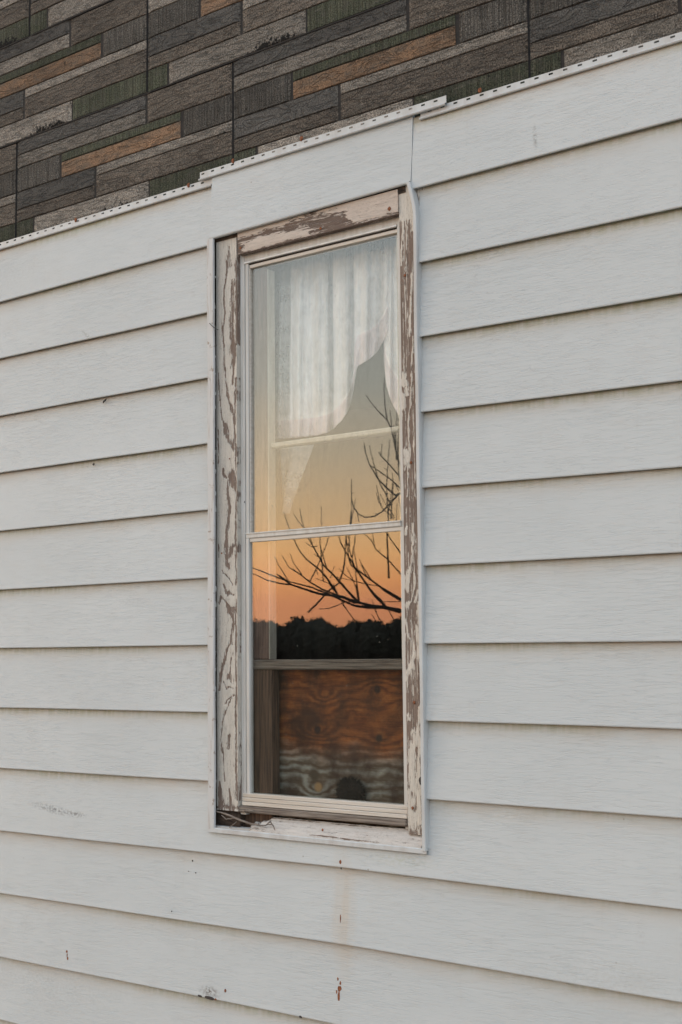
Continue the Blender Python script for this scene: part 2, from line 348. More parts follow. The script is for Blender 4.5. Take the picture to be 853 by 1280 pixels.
header = panel('header_panel', hx0, hx1, lambda x: H+1.236+.010*(x-hx0)/(hx1-hx0), H+1.437, -.0045, 11, house, 'white siding panel directly above the window')
# nailing flanges with punched slots
def flange(x0, x1, zb0, zb1, hgt, y, parent, phase):
    mb = MB(); pitch, sw, sh = .0415, .0125, .0048; x = x0; n = int((x1-x0)/pitch)
    zb = lambda q: zb0+(zb1-zb0)*(q-x0)/(x1-x0)
    def strip(a, b, u0, u1): mb.quad(Vector((a, y, zb(a)+u0)), Vector((b, y, zb(b)+u0)), Vector((b, y, zb(b)+u1)), Vector((a, y, zb(a)+u1)))
    s0, s1 = hgt*.55, hgt*.55+sh
    for i in range(n):
        a = x0+i*pitch; b = a+pitch if i < n-1 else x1
        h0 = a+pitch*phase
        strip(a, b, 0, s0); strip(a, b, s1, hgt); strip(a, h0, s0, s1); strip(h0+sw, b, s0, s1)
    # back face and top edge thickness
    mb.quad(Vector((x0, y+.0012, zb(x0)+hgt)), Vector((x1, y+.0012, zb(x1)+hgt)), Vector((x1, y, zb(x1)+hgt)), Vector((x0, y, zb(x0)+hgt)))
    # rolled lock under the strip: a small hooked lip
    n0 = len(mb.v); prof = [(y, 0), (y-.006, -.001), (y-.0075, -.0035), (y-.006, -.0065), (y+.004, -.0055)]
    for q in (x0, x1):
        for (yy, dz) in prof: mb.v.append(Vector((q, yy, zb(q)+dz)))
    for j in range(4): mb.f.append((n0+j, n0+5+j, n0+6+j, n0+j+1))
    return mb.build('nailing_flange', TRIM, parent)
flange(XL, X(265, .01, 225), H+1.409, H+1.411, .0205, .0125, left, .2)
flange(X(248, 0, 226), X(556, 0, 122), H+1.4365, H+1.4385, .0205, .0075, header, .15)
flange(X(525, .01, 140), XR, H+1.4205, H+1.414, .0185, .0125, right, .6)
# trim channels round the window
def strip_along(pts_fn, n, prof, name, mat, parent, label=None):
    V = []; m_ = len(prof)
    for i in range(n):
        tt = i/(n-1); o_ = pts_fn(tt)
        for (a, y) in prof: V.append((o_[0]+a, y+o_[2], o_[1]))
    F = [(i*m_+j, (i+1)*m_+j, (i+1)*m_+j+1, i*m_+j+1) for i in range(n-1) for j in range(m_-1)]
    return mesh(name, V, F, mat, parent, label)
lw = X(267.5, -.006)-X(259.5, -.006)
strip_along(lambda t_: (X(259.5, -.006)+.0018*mn.noise(Vector((t_*5, 1, 0)))-.004*max(0, t_-.75)*4*.6, WB+(WT-WB)*t_-.004, .001*mn.noise(Vector((t_*7, 4, 0)))), 60,
            [(0, .016), (0, -.005), (.0015, -.0065), (lw-.0015, -.0065), (lw, -.005), (lw, .0005)], 'trim_channel', JT, house, 'white trim channel up the left side of the window')
rw = X(526.7, -.006)-X(522.3, -.006)
def rpos(t_):
    x = X(522.2, -.006)
    x += .0022*mn.noise(Vector((t_*6, 9, 0)))
    if t_ > .95: x -= .020*((t_-.95)/.05)**1.3
    return (x, WB-.006+(WT+.012-WB)*t_, .002*mn.noise(Vector((t_*4, 6, 0))))
strip_along(rpos, 90, [(0, .030), (0, -.007), (.0015, -.0085), (rw-.0015, -.0085), (rw, -.007), (rw, .014)], 'trim_channel', TRIM, house, 'thin bent white trim up the right side of the window')
mb = MB(); zb_ = WB
V = []; prof = [(.034, .0035), (-.004, -.001), (-.0062, -.003), (-.0062, -.0135), (-.0035, -.0155), (.001, -.0158)]
for i in range(41):
    x = X(262, 0)+(X(529, 0)-X(262, 0))*i/40
    for (y, dz) in prof: V.append((x, y+.0006*mn.noise(Vector((x*8, 0, 0))), WB+.001+dz))
mesh('trim_channel', V, [(i*6+j, (i+1)*6+j, (i+1)*6+j+1, i*6+j+1) for i in range(40) for j in range(5)], TRIM, house, 'white trim strip under the window sill')
# ------------------------------------------------------------------ asphalt siding (brick-look)
def asphalt_mat(name, c, c2, speck=.5, groove=0, tar=0.0):
    m, t, b, o = M(name)
    g = noi(t, (230, 230, 230), 1.0, 3, .75); g2 = noi(t, (14, 14, 40), 1.0, 4); wv = noi(t, (10, 1, 60) if groove == 0 else ((8, 1, 34) if groove == 1 else (240, 1, 2)), 1.0, 3, .5, 1.2 if groove == 1 else .4)
    col = mixc(t, mr_(t, g2, .35, .65), c, c2)
    col = mixc(t, mr_(t, g, .40, .52, speck*1.5, 0), col, tuple(v*.18 for v in c)); col = mixc(t, mr_(t, g, .54, .66, 0, speck), col, tuple(min(.6, v*2.0+.03) for v in c))
    cr = mr_(t, math_(t, 'ABSOLUTE', math_(t, 'SUBTRACT', wv, .5)), 0, .03 if groove != 2 else .05, 1, 0)
    col = mixc(t, math_(t, 'MULTIPLY', cr, .6), col, tuple(v*.4 for v in c))
    sp = mr_(t, noi(t, (70, 70, 45), 1.0, 3, .6), .68, .72); col = mixc(t, math_(t, 'MULTIPLY', sp, .75), col, (.012, .011, .01))
    ta = N(t, 'ShaderNodeAttribute'); ta.attribute_name = 'tone'; hs = N(t, 'ShaderNodeHueSaturation'); t.links.new(col, hs.inputs['Color']); t.links.new(math_(t, 'MULTIPLY', ta.outputs['Fac'], mr_(t, noi(t, (3.5, 1, 9), 1.0, 5, .65), .3, .7, .72, 1.25)), hs.inputs['Value']); col = hs.outputs[0]
    col = mixc(t, mr_(t, noi(t, (24, 1, 45), 1.0, 4, .7), .48, .7, 0, .65), col, (.085, .078, .066)); col = mixc(t, mr_(t, noi(t, (14, 1, 70), 1.0, 6, .8), .58, .66, 0, .45), col, (.24, .215, .18)); col = mixc(t, mr_(t, noi(t, (42, 1, 50), 1.0, 6, .85), .615, .66, 0, .9), col, (.012, .011, .009))
    if tar:
        at_ = N(t, 'ShaderNodeAttribute'); at_.attribute_name = 'tar'
        tf = math_(t, 'ADD', at_.outputs['Fac'], math_(t, 'MULTIPLY', math_(t, 'SUBTRACT', noi(t, (75, 1, 60), 1.0, 5, .8), .5), 2.0))
        col = mixc(t, mr_(t, tf, .50, .62), col, (.008, .007, .006))
    t.links.new(col, b.inputs['Base Color']); b.inputs['Roughness'].default_value = .93; b.inputs['Specular IOR Level'].default_value = .2
    bump(t, math_(t, 'SUBTRACT', math_(t, 'ADD', math_(t, 'MULTIPLY', g, .6), math_(t, 'MULTIPLY', wv, 2.0)), cr), b, 1.0, .0024)
    return m
AM = [asphalt_mat('slate_granules', (.088, .082, .074), (.104, .096, .086), .5, 1), asphalt_mat('brown_granules', (.155, .127, .100), (.12, .099, .080), .6, 0),
      asphalt_mat('light_granules', (.27, .235, .195), (.215, .19, .16), .55, 0, 1), asphalt_mat('green_granules', (.075, .083, .052), (.098, .098, .068), .55, 2, 1),
      asphalt_mat('orange_granules', (.25, .15, .088), (.17, .118, .08), .45, 1), asphalt_mat('grey_granules', (.118, .106, .090), (.096, .088, .077), .65, 2), simple('tar_joint', (.022, .018, .015), .9, (.008, .007, .006), (50, 50, 50), .4)]
SLATE, BROWN, LIGHT, GREEN, ORANGE, GREY, JOINT = range(7)
def asphalt():
    V, F, MI, TAR, TONE = [], [], [], [], []; trng = random.Random(8)
    y0, y1 = .0245, .0215; k = (D+.0225)/D
    def slab(x0, x1, z0, z1, mi, y, tar=0, ch=.0016):
        if x1 > -.1 or x0 < -7: 
            x1 = min(x1, 2.4); x0 = max(x0, -7)
            if x1 <= x0: return
        nx = max(2, int((x1-x0)/.02)); rows = [(z0, y0), (z0+ch, y), (z0+(z1-z0)*.5, y), (z1-ch, y), (z1, y0)]
        b = len(V); tone = trng.uniform(.72, 1.2)
        for i in range(nx+1):
            x = x0+(x1-x0)*i/nx; e = (i in (0, nx))
            for j, (z, yy) in enumerate(rows):
                V.append((x, y0 if e else yy, z+.0009*mn.noise(Vector((x*9, z*3, 1)))))
                TAR.append(tar*(.2, 1, .45, .1, 0)[j]*max(0, min(1, .22+2.6*mn.noise(Vector((x*3.1+3, z*2.7, 5))))) if tar else 0); TONE.append(tone)
        for i in range(nx):
            for j in range(4): F.append((b+i*5+j, b+(i+1)*5+j, b+(i+1)*5+j+1, b+i*5+j+1)); MI.append(mi)
    # backing
    b = len(V); V.extend([(-7, y0+.0006, H+1.30), (2.4, y0+.0006, H+1.30), (2.4, y0+.0006, H+3.3), (-7, y0+.0006, H+3.3)]); TAR.extend([0]*4); TONE.extend([1]*4); F.append((b, b+1, b+2, b+3)); MI.append(JOINT)
    P = 1.034; hh = .3605
    for ci in range(0, 6):
        ztop = 1.765+hh*ci
        off = {0: -2.861, 1: -3.237, 2: -3.833}.get(ci, -3.833-.6*(ci-2))
        for n in range(-5, 6):
            s = off+P*n; g = .0035
            R = lambda a, b_, za, zb, mi, tar=0: slab((s+a+g)*k, (s+b_-g*.6)*k, (ztop-zb+.0011)*k+H, (ztop-za-.0011)*k+H, mi, y1, tar)
            R(0, .652, 0, .049, SLATE); R(0, .652, .049, .097, LIGHT); R(.657, P, 0.002, .097, BROWN)
            R(0, .233, .097, .181, GREY); R(.237, .812, .097, .127, GREEN); R(.237, .812, .127, .181, ORANGE); R(.82, P, .097, .181, GREY)
            R(0, .410, .181, .243, SLATE); R(0, .410, .243, .286, BROWN); R(.414, P, .181, .213, LIGHT); R(.414, P, .213, .286, BROWN)
            R(0, .093, .286, .357, GREEN, .9); R(.097, .668, .286, .357, LIGHT, .75); R(.668, P, .286, .357, GREEN, .8)
            # dark lap edge of each sheet and the butt joint between two sheets
            slab((s)*k, (s+P)*k, (ztop-.3605-.0022)*k+H, (ztop-.357)*k+H, JOINT, y1-.0022, 0, .0008)
            slab((s-.0028)*k, (s+.0010)*k, (ztop-.355)*k+H, (ztop)*k+H, JOINT, y1-.0006, 0, .0008)
    return mesh('asphalt_siding', V, F, None, house, 'grey green and orange stone-pattern asphalt siding above the white boards', attrs={'tar': TAR, 'tone': TONE}, mats=AM, midx=MI)
asp = asphalt()
# ------------------------------------------------------------------ wall core with the opening, room behind
gl, gr_ = X(296, .014), X(506, .03)
mb = MB(); zt_, zb2 = WT-.012, WB-.02
for (a, b, c, d) in ((XL, X(270, .03), 0, H+3.3), (X(520, .03), XR, 0, H+3.3), (X(270, .03), X(520, .03), 0, zb2), (X(270, .03), X(520, .03), zt_+.03, H+3.3)):
    mb.box(a, b, .030, .060, c, d, 0)
mb.build('wall_sheathing', SHEATH, house)
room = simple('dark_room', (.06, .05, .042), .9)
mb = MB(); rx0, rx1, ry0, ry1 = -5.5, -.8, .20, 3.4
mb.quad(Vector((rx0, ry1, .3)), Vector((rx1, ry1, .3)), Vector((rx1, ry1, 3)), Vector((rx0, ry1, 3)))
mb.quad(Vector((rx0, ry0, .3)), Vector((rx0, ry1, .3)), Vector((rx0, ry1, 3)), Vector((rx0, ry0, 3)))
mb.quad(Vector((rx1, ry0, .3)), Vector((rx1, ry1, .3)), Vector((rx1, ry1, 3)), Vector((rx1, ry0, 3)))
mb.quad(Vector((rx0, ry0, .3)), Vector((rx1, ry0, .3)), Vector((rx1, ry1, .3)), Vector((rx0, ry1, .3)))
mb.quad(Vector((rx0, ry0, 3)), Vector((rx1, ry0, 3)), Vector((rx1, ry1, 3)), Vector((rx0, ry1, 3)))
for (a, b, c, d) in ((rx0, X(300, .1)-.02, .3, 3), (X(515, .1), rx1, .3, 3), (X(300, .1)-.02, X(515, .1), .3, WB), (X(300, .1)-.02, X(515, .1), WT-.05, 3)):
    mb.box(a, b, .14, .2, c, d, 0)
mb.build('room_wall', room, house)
# ------------------------------------------------------------------ window
win = bpy.data.objects.new('window', None); C.objects.link(win); win.parent = house; win.location = Vector(((WL+WR)/2, 0, WB))-BASE[house.name]
win['label'] = 'tall narrow sash window with peeling wooden casing and storm glass reflecting the sunset'
BASE[win.name] = Vector(((WL+WR)/2, 0, WB))
def seg_field(P, strokes):
    """strokes: (list of 2-D points, half widths) -> 0..1 coverage that falls off past the stroke's edge"""
    out_ = np.zeros(len(P))
    for pts, hw in strokes:
        hw = hw if isinstance(hw, (list, tuple)) else [hw]*len(pts)
        for i in range(len(pts)-1):
            a = np.array(pts[i]); b = np.array(pts[i+1]); d = b-a; L = max(1e-9, d@d)
            u = np.clip(((P-a)@d)/L, 0, 1); q = a+u[:, None]*d; dist = np.hypot(*(P-q).T); r = hw[i]+(hw[i+1]-hw[i])*u
            out_ = np.maximum(out_, np.clip(1-.5*dist/np.maximum(r, 1e-6), 0, 1))
    return out_
def board(name, x0, x1, z0, z1, y, depth, step, strokes_px, mat, label=None, base=0.0, extra=None, paint_px=(), slope=None, hole=None, edge='Z'):
    nx = max(3, int((x1-x0)/step)); nz = max(3, int((z1-z0)/step))
    gx, gz = np.meshgrid(np.linspace(x0, x1, nx), np.linspace(z0, z1, nz)); P = np.stack([gx.ravel(), gz.ravel()], 1)
    PW = P+np.array([(.0042*mn.noise(Vector((p[0]*95, p[1]*24, 3)))+.0022*mn.noise(Vector((p[0]*330, p[1]*90, 8))), .008*mn.noise(Vector((p[0]*70, p[1]*40, 13)))) for p in P]) if edge == 'Z' else P+np.array([(.008*mn.noise(Vector((p[0]*40, p[1]*70, 13))), .0042*mn.noise(Vector((p[0]*24, p[1]*95, 3)))+.0026*mn.noise(Vector((p[0]*120, p[1]*300, 8)))) for p in P])
    def conv(s): 
        r = []
        for pts, hw in s:
            w_ = [at(p[0], p[1], y) for p in pts]; hw = hw if isinstance(hw, (list, tuple)) else [hw]*len(pts)
            r.append(([(q.x, q.z) for q in w_], [h*.0027 for h in hw]))
        return r
    A = np.full(len(P), base)+0.0
    if strokes_px: A = np.maximum(A, seg_field(PW, conv(strokes_px)))
    if paint_px: A = A*(1-.9*np.clip(seg_field(PW, conv(paint_px))*1.15, 0, 1))
    if extra is not None: A = extra(P, A)
    ys = np.full(len(P), y)+A.clip(0, 1)*.0012
    V = [(p[0], yy, p[1]) for p, yy in zip(P, ys)]; F = grid(nx, nz); Aat = list(A)
    # rim going back into the wall
    b = len(V); ring = [i for i in range(nx)]+[j*nx+nx-1 for j in range(1, nz)]+[(nz-1)*nx+i for i in range(nx-2, -1, -1)]+[j*nx for j in range(nz-2, 0, -1)]
    for i in ring: V.append((V[i][0], y+depth, V[i][2])); Aat.append(min(.75, Aat[i]+.12))
    L = len(ring)
    for i in range(L): F.append((ring[i], b+i, b+(i+1) % L, ring[(i+1) % L]))
    return mesh(name, V, F, mat, win, label, attrs={'bare': Aat})
def z_(ox, oy, s, pts): return [(ox+x/s, oy+y/s) for x, y in pts]
A1 = lambda oy, pts: z_(255, oy, 8.53, pts)
LS = [(A1(280, [(268, 235), (272, 330)]), [.6, 1.8]), (A1(280, [(270, 350), (275, 440)]), 3.2), (A1(280, [(250, 400), (240, 560), (215, 680), (215, 860), (222, 960), (205, 1100), (205, 1280)]), 1.1),
      (A1(280, [(358, 370), (352, 640), (345, 1280)]), [2.6, 2.2, 1.2]), (A1(280, [(305, 640), (300, 1040)]), 3.0), (A1(280, [(295, 1090), (305, 1280)]), 2.6),
      (A1(430, [(212, 0), (220, 230), (235, 400), (250, 530), (285, 650), (310, 740), (325, 860), (335, 1000)]), 1.2), (A1(430, [(310, 0), (315, 200), (305, 420)]), [3.0, 2.8, .8]),
      (A1(430, [(342, 380), (335, 700), (328, 900), (325, 1080)]), 1.1), (A1(430, [(157, 300), (165, 480), (175, 640), (195, 800), (215, 870)]), [.5, 1, .8, .8, 1.4]),
      (A1(430, [(225, 860), (240, 940), (275, 1030), (320, 1120)]), [2.2, 3.2, 2.4, 1.6]), (A1(430, [(338, 1080), (340, 1280)]), 1.2), (A1(430, [(153, 900), (155, 1280)]), .6),
      (A1(580, [(200, 60), (208, 105), (235, 150)]), 1.2), (A1(580, [(290, 110), (298, 230)]), 3.6), (A1(580, [(255, 170), (250, 280), (265, 360), (270, 470), (265, 600), (245, 720), (235, 850), (238, 960), (250, 1070), (275, 1120)]), [1, 1, 1.3, 1.7, 1.7, 2.2, 2.6, 3.2, 3.0, .8]),
      (A1(580, [(250, 1010), (285, 910), (335, 850)]), [3, 2.4, 1]), (A1(580, [(342, 0), (342, 1280)]), 1.0), (A1(580, [(195, 1140), (240, 1200), (310, 1280)]), .9), (A1(580, [(155, 880), (157, 1010)]), .8),
      (A1(730, [(205, 5), (240, 70), (270, 108), (320, 110)]), 1.4), (A1(730, [(160, 210), (180, 155), (222, 168), (242, 230), (268, 290), (302, 330), (320, 400), (315, 450), (290, 550), (280, 640), (240, 730), (215, 830), (200, 900), (180, 960), (178, 1060), (165, 1130)]), [1, 2, 1.6, 1.6, 2, 1.8, 1.5, 1.6, 1.5, 1.7, 1.5, 1.7, 1.8, 1.8, 1.4, 1]),
      (A1(730, [(270, 262), (325, 280)]), 2.2), (A1(730, [(310, 740), (285, 850), (280, 960), (300, 1030)]), .8), (A1(730, [(262, 990), (310, 1030)]), 2.4), (A1(730, [(210, 1060), (240, 1100), (312, 1112)]), .8),
      (A1(730, [(230, 1270), (270, 1230), (320, 1190)]), 1.4), (A1(730, [(342, 180), (345, 1280)]), 1.0),
      (z_(240, 780, 2.843, [(146, 262), (125, 290), (108, 345), (103, 420), (110, 470)]), .9), (z_(240, 780, 2.843, [(130, 395), (131, 440)]), 1.6), (z_(240, 780, 2.843, [(156, 250), (158, 620)]), [.8, 1.8]),
      (z_(240, 780, 2.843, [(86, 20), (82, 300), (80, 560)]), .8), (z_(240, 780, 2.843, [(98, 560), (104, 650)]), [1.4, 4.2]), (z_(240, 780, 2.843, [(132, 590), (140, 655)]), [1, 3.4]), (z_(240, 780, 2.843, [(80, 650), (160, 650)]), 1.8), (z_(240, 780, 2.843, [(110, 470), (118, 560)]), .8)]
def leftx(P, A):
    e = np.clip(1-(P[:, 0]-X(269.5, .014))/.006, 0, 1)*.34
    return np.maximum(A, e)+.04
zc_top = Z(270, .014, 400)+.005
sill_back_z = Z(1026.5, .034, 400)
board('side_casing', X(270.8, .014), X(296.6, .014), sill_back_z+.010, WT-.006, .014, .02, .0016, LS, PZ, 'left casing board with arcs of flaked white paint', extra=leftx)
A5 = lambda oy, pts: z_(485, oy, 6.4, pts)
RP = [(A5(220, [(130, 80), (150, 330)]), [9, 2.5]), (A5(220, [(205, 200), (205, 420)]), 2), (A5(220, [(125, 330), (110, 700)]), .9), (A5(220, [(160, 350), (140, 640), (140, 760)]), .7), (A5(220, [(190, 780), (175, 1280)]), 1.2),
      (A5(420, [(200, 0), (185, 400), (180, 560), (165, 640), (170, 880), (160, 1280)]), .9), (A5(420, [(125, 310), (120, 390)]), 2.6), (A5(420, [(150, 370), (155, 470)]), 1.6), (A5(420, [(125, 480), (125, 570)]), 2.4), (A5(420, [(130, 910), (150, 940), (135, 1070)]), [2, 3.5, 1]), (A5(420, [(205, 620), (215, 1280)]), .6),
      (A5(620, [(200, 225), (195, 470), (180, 600)]), 1.3), (A5(620, [(155, 250), (140, 310)]), 1.3), (A5(620, [(170, 600), (145, 730)]), [2.4, 3.4]), (A5(620, [(215, 620), (215, 740), (190, 830), (150, 880)]), [.8, .8, 1.2, 3]), (A5(620, [(240, 740), (215, 860)]), 1), (A5(620, [(250, 860), (245, 1280)]), 2.6), (A5(620, [(140, 980), (170, 1140)]), .9), (A5(620, [(130, 1100), (128, 1280)]), 1.4),
      (z_(485, 820, 5.12, [(165, 0), (150, 70), (120, 130), (125, 190)]), [2.6, 2.2, 2, .8]), (z_(485, 820, 5.12, [(132, 375), (135, 410)]), 1.8), (z_(485, 820, 5.12, [(200, 330), (195, 560)]), [1, 2.6]), (z_(485, 820, 5.12, [(165, 480), (180, 560)]), 2.2),
      (z_(485, 820, 5.12, [(150, 600), (160, 780), (165, 850)]), [3.5, 4.5, 4]), (z_(485, 820, 5.12, [(200, 600), (200, 1060)]), 1.8), (z_(485, 820, 5.12, [(140, 880), (155, 1060)]), [3.5, 4.5])]
board('side_casing', X(504.6, .014), X(504.6, .014)+.085, sill_back_z-.010, H+1.250, .014, .02, .0016, [], PZ, 'right casing board weathered mostly to bare brown wood', base=.86, paint_px=RP,
      extra=lambda P, A: np.where(P[:, 1] > Z(275, .014, 510), A*.45, A)*np.where(P[:, 1] < Z(925, .014, 510), .72, 1.0))
B1 = lambda p: z_(290, 230, 7.75, p); B2 = lambda p: z_(390, 220, 7.75, p)
HS = [(B1([(45, 590), (75, 650)]), 7), (B1([(60, 560), (130, 545), (250, 492), (380, 462), (480, 440), (560, 405), (650, 372), (760, 360), (850, 385)]), [3, 3, 2, 3, 3.2, 4.2, 5.5, 6.5, 8]), (B1([(790, 400), (870, 425)]), 7),
      (B1([(40, 705), (200, 660), (400, 600), (600, 550), (853, 480)]), 2), (B2([(0, 450), (100, 440), (200, 430), (300, 432), (375, 445)]), [8, 7.5, 7.5, 5.5, 1.5]), (B2([(0, 570), (200, 530), (400, 465), (600, 420), (830, 362)]), 1.3),
      (B2([(150, 470), (260, 470), (380, 450)]), [6, 4, 1.6]), (B2([(0, 345), (60, 320)]), 1)]
hb_x0, hb_x1 = X(297.0, .010, 300), X(504.6, .014)-.001
hb_z0, hb_z1 = Z(292.5, .010, 400), WT+.001
board('head_casing', hb_x0, hb_x1, hb_z0, hb_z1, .010, .024, .0016, HS, PX, 'top casing board with a dark bare patch', edge='X', extra=lambda P, A: np.maximum(A, np.clip(1-(P[:, 1]-hb_z0)/.004, 0, 1)*.9))
# the dark gap above the head board: a dark strip stands in for its shade
mb = MB(); mb.box(X(272, .02), X(515, .02), .012, .03, WT-.012, WT+.02, 0); mb.build('gap_shade_strip', ROT, win)
# ---- storm frame
yf = .030
sx0, sx1 = X(296.6, .014), X(504.6, .014)+.02
z_t1, z_t2 = Z(296.5, .034, 400), Z(304.5, .034, 400)     # light band under the head board
mb = MB()
fz1 = hb_z0+.006
mb.box(sx0-.01, X(306.6, yf), yf, .048, sill_back_z, fz1)
mb.box(X(307.4, yf), X(311.2, yf), yf+.001, .048, sill_back_z+.012, Z(308.5, .04))
mb.box(X(306.8, yf), X(307.6, yf), yf+.004, .07, sill_back_z+.01, Z(306, .04))
mb.box(X(302.6, yf), X(303.6, yf), yf-.0022, yf+.004, sill_back_z+.01, fz1-.01)
mb.box(X(501.4, yf), sx1, yf, .048, sill_back_z, fz1)
mb.box(sx0, sx1, yf+.002, .048, Z(304.5, yf), fz1)
mb.build('storm_frame', ALU, win)
mb = MB(); mb.box(X(306.8, yf), X(501.4, yf), yf-.003, .05, Z(307, yf), Z(304.8, yf), .0006)
mb.build('storm_frame_lip', simple('bright_lip', (.74, .72, .68), .35), win)
mb = MB(); mb.box(X(311.4, yf), X(501.2, yf), yf+.004, .06, Z(314.2, yf+.004), Z(309.8, yf+.004))
mb.box(X(311.4, yf), X(312.6, yf), yf+.004, .06, Z(668, .04), Z(312, .04))
mb.build('upper_storm_sash', ALU2, win)
mb = MB(); mb.box(X(311.2, yf)+.0004, X(311.2, yf)+.0025, yf+.012, .06, Z(668, .04), Z(313, .04), 0); mb.box(X(307, yf), X(501, yf), yf+.006, .055, Z(310, yf), Z(306.5, yf), 0); mb.build('reveal_shade', DARK, win)  # dark strips put the shade of reveal and head slot into colour
# lower storm sash
yl = yf-.004
zt0, zt1 = Z(659.0, yl, 400), Z(666, yl, 400)
zbt, zbb = Z(998.5, yl, 400), Z(1014.5, yl, 400)
mb = MB()
mb.box(X(307.2, yl), X(501.4, yl), yl, yl+.018, zt1, zt0, .0022)
mb.box(X(307.6, yl), X(501.4, yl), yl-.0025, yl+.004, zt0-.0035, zt0+.0005, .0008)
mb.box(X(307.2, yl), X(311.0, yl), yl+.0005, yl+.018, zbb+.002, zt1)
mb.box(X(501.2, yl+.004), X(506, yl), yl+.0015, yl+.018, zbb+.002, zt1)
mb.build('lower_storm_sash', ALU, win)
mb = MB(); mb.box(X(311.2, yl), X(501.2, yl), yl+.003, yl+.017, Z(671, yl), zt1-.0003); mb.build('cream_rail', ALU2, win)
mb = MB()
for q in range(3):
    a = zbt-(zbt-zbb)*(q/3.0); b_ = zbt-(zbt-zbb)*((q+1)/3.0)
    mb.box(X(302.5+q*.6, yl), X(504.2, yl)+.004, yl-.001-.003*q, yl+.03, b_+.0007, a)
mb.build('cream_rail', ALU2, win)
# weathered sub-sill
mb = MB(); mb.box(X(296.6, .03), X(506, .03), yf-.012, .10, Z(1023.8, .022, 400), zbb-.001, .003); mb.build('sub_sill', WEATH, win)
# ---- panes
def glass(name, dust, r0, tint=(.97, .98, .97)):
    m = bpy.data.materials.new(name); m.use_nodes = True; t = m.node_tree; t.nodes.clear(); o = N(t, 'ShaderNodeOutputMaterial')
    tr = N(t, 'ShaderNodeBsdfTransparent'); tr.inputs[0].default_value = (*tint, 1)
    gl_ = N(t, 'ShaderNodeBsdfGlossy'); gl_.inputs['Roughness'].default_value = 0.0
    fr = N(t, 'ShaderNodeFresnel'); ge = N(t, 'ShaderNodeNewGeometry'); t.links.new(mr_(t, ge.outputs['Backfacing'], 0, 1, r0, 1/r0), fr.inputs[0])
    bp = N(t, 'ShaderNodeBump'); bp.inputs['Strength'].default_value = .03; bp.inputs['Distance'].default_value = .0004; t.links.new(noi(t, (7, 7, 4), 1.0, 1), bp.inputs['Height']); t.links.new(bp.outputs[0], gl_.inputs['Normal'])
    m1 = N(t, 'ShaderNodeMixShader'); t.links.new(fr.outputs[0], m1.inputs[0]); t.links.new(tr.outputs[0], m1.inputs[1]); t.links.new(gl_.outputs[0], m1.inputs[2])
    df = N(t, 'ShaderNodeBsdfDiffuse'); df.inputs[0].default_value = (.62, .58, .50, 1)
    n = noi(t, (70, 70, 14), 1.0, 5, .6); n2 = noi(t, (260, 260, 260), 1.0, 3, .6); n3 = noi(t, (5, 5, 3), 1.0, 3)
    d = math_(t, 'ADD', mr_(t, n, .35, .75, dust*.4, dust*1.4), mr_(t, n2, .66, .74, 0, dust*1.6)); d = math_(t, 'MULTIPLY', d, mr_(t, n3, .3, .7, .7, 1.3))
    vo = N(t, 'ShaderNodeTexVoronoi'); vo.inputs['Scale'].default_value = 30; t.links.new(coords(t), vo.inputs['Vector'])
    d = math_(t, 'ADD', d, mr_(t, vo.outputs['Distance'], .03, .07, .22, 0), clamp=True)
    m2 = N(t, 'ShaderNodeMixShader'); t.links.new(d, m2.inputs[0]); t.links.new(m1.outputs[0], m2.inputs[1]); t.links.new(df.outputs[0], m2.inputs[2]); t.links.new(m2.outputs[0], o.inputs[0])
    return m
GU, GL = glass('dusty_glass', .045, 1.9), glass('clear_old_glass', .006, 1.95)
mb = MB(); mb.box(X(311, .042), sx1, .042, .0445, Z(664, .04), Z(308, .04), 0); mb.build('pane', GU, win, 'dusty upper storm pane over the curtain')
mb = MB(); mb.box(X(308, .034), sx1, .034, .0365, zbb+.002, zt1-.001, 0); mb.build('pane', GL, win, 'clear lower storm pane reflecting branches')
# ---- inner sash behind the storm glass
yi = .052
ix0, ix1 = X(300, yi)-.03, X(338, yi, 700)
def inner(name, x0, x1, z0, z1, mat, y=yi, dep=.035): 
    m_ = MB(); m_.box(x0, x1, y, y+dep, z0, z1, .003); return m_.build(name, mat, win)
zr1 = Z(824, yi, 420); zr0 = Z(837, yi, 420)
inner('inner_sash_stile', ix0, ix1-.006, zr1, WT-.03, STILE)
inner('inner_sash_bead', ix1-.0055, ix1-.002, zr1+.0005, Z(338, yi, 330), SASHP, yi-.002, .03)
inner('inner_sash_stile', ix0, X(340, yi, 900), WB-.01, zr0, WEATHZ)
inner('inner_sash_stile', X(499.5, yi), X(512, yi)+.05, zr1, WT-.03, SASHP)
inner('inner_sash_rail', ix0, X(512, yi)+.05, zr0, zr1, WEATH, yi-.006, .04)
inner('inner_sash_rail', ix1+.0005, X(499, yi), Z(549, yi, 420), Z(542.5, yi, 420), SASHP, yi+.004, .03)
inner('inner_sash_rail', ix0, X(512, yi)+.05, WT-.05, WT-.0, SASHP, yi, .035)
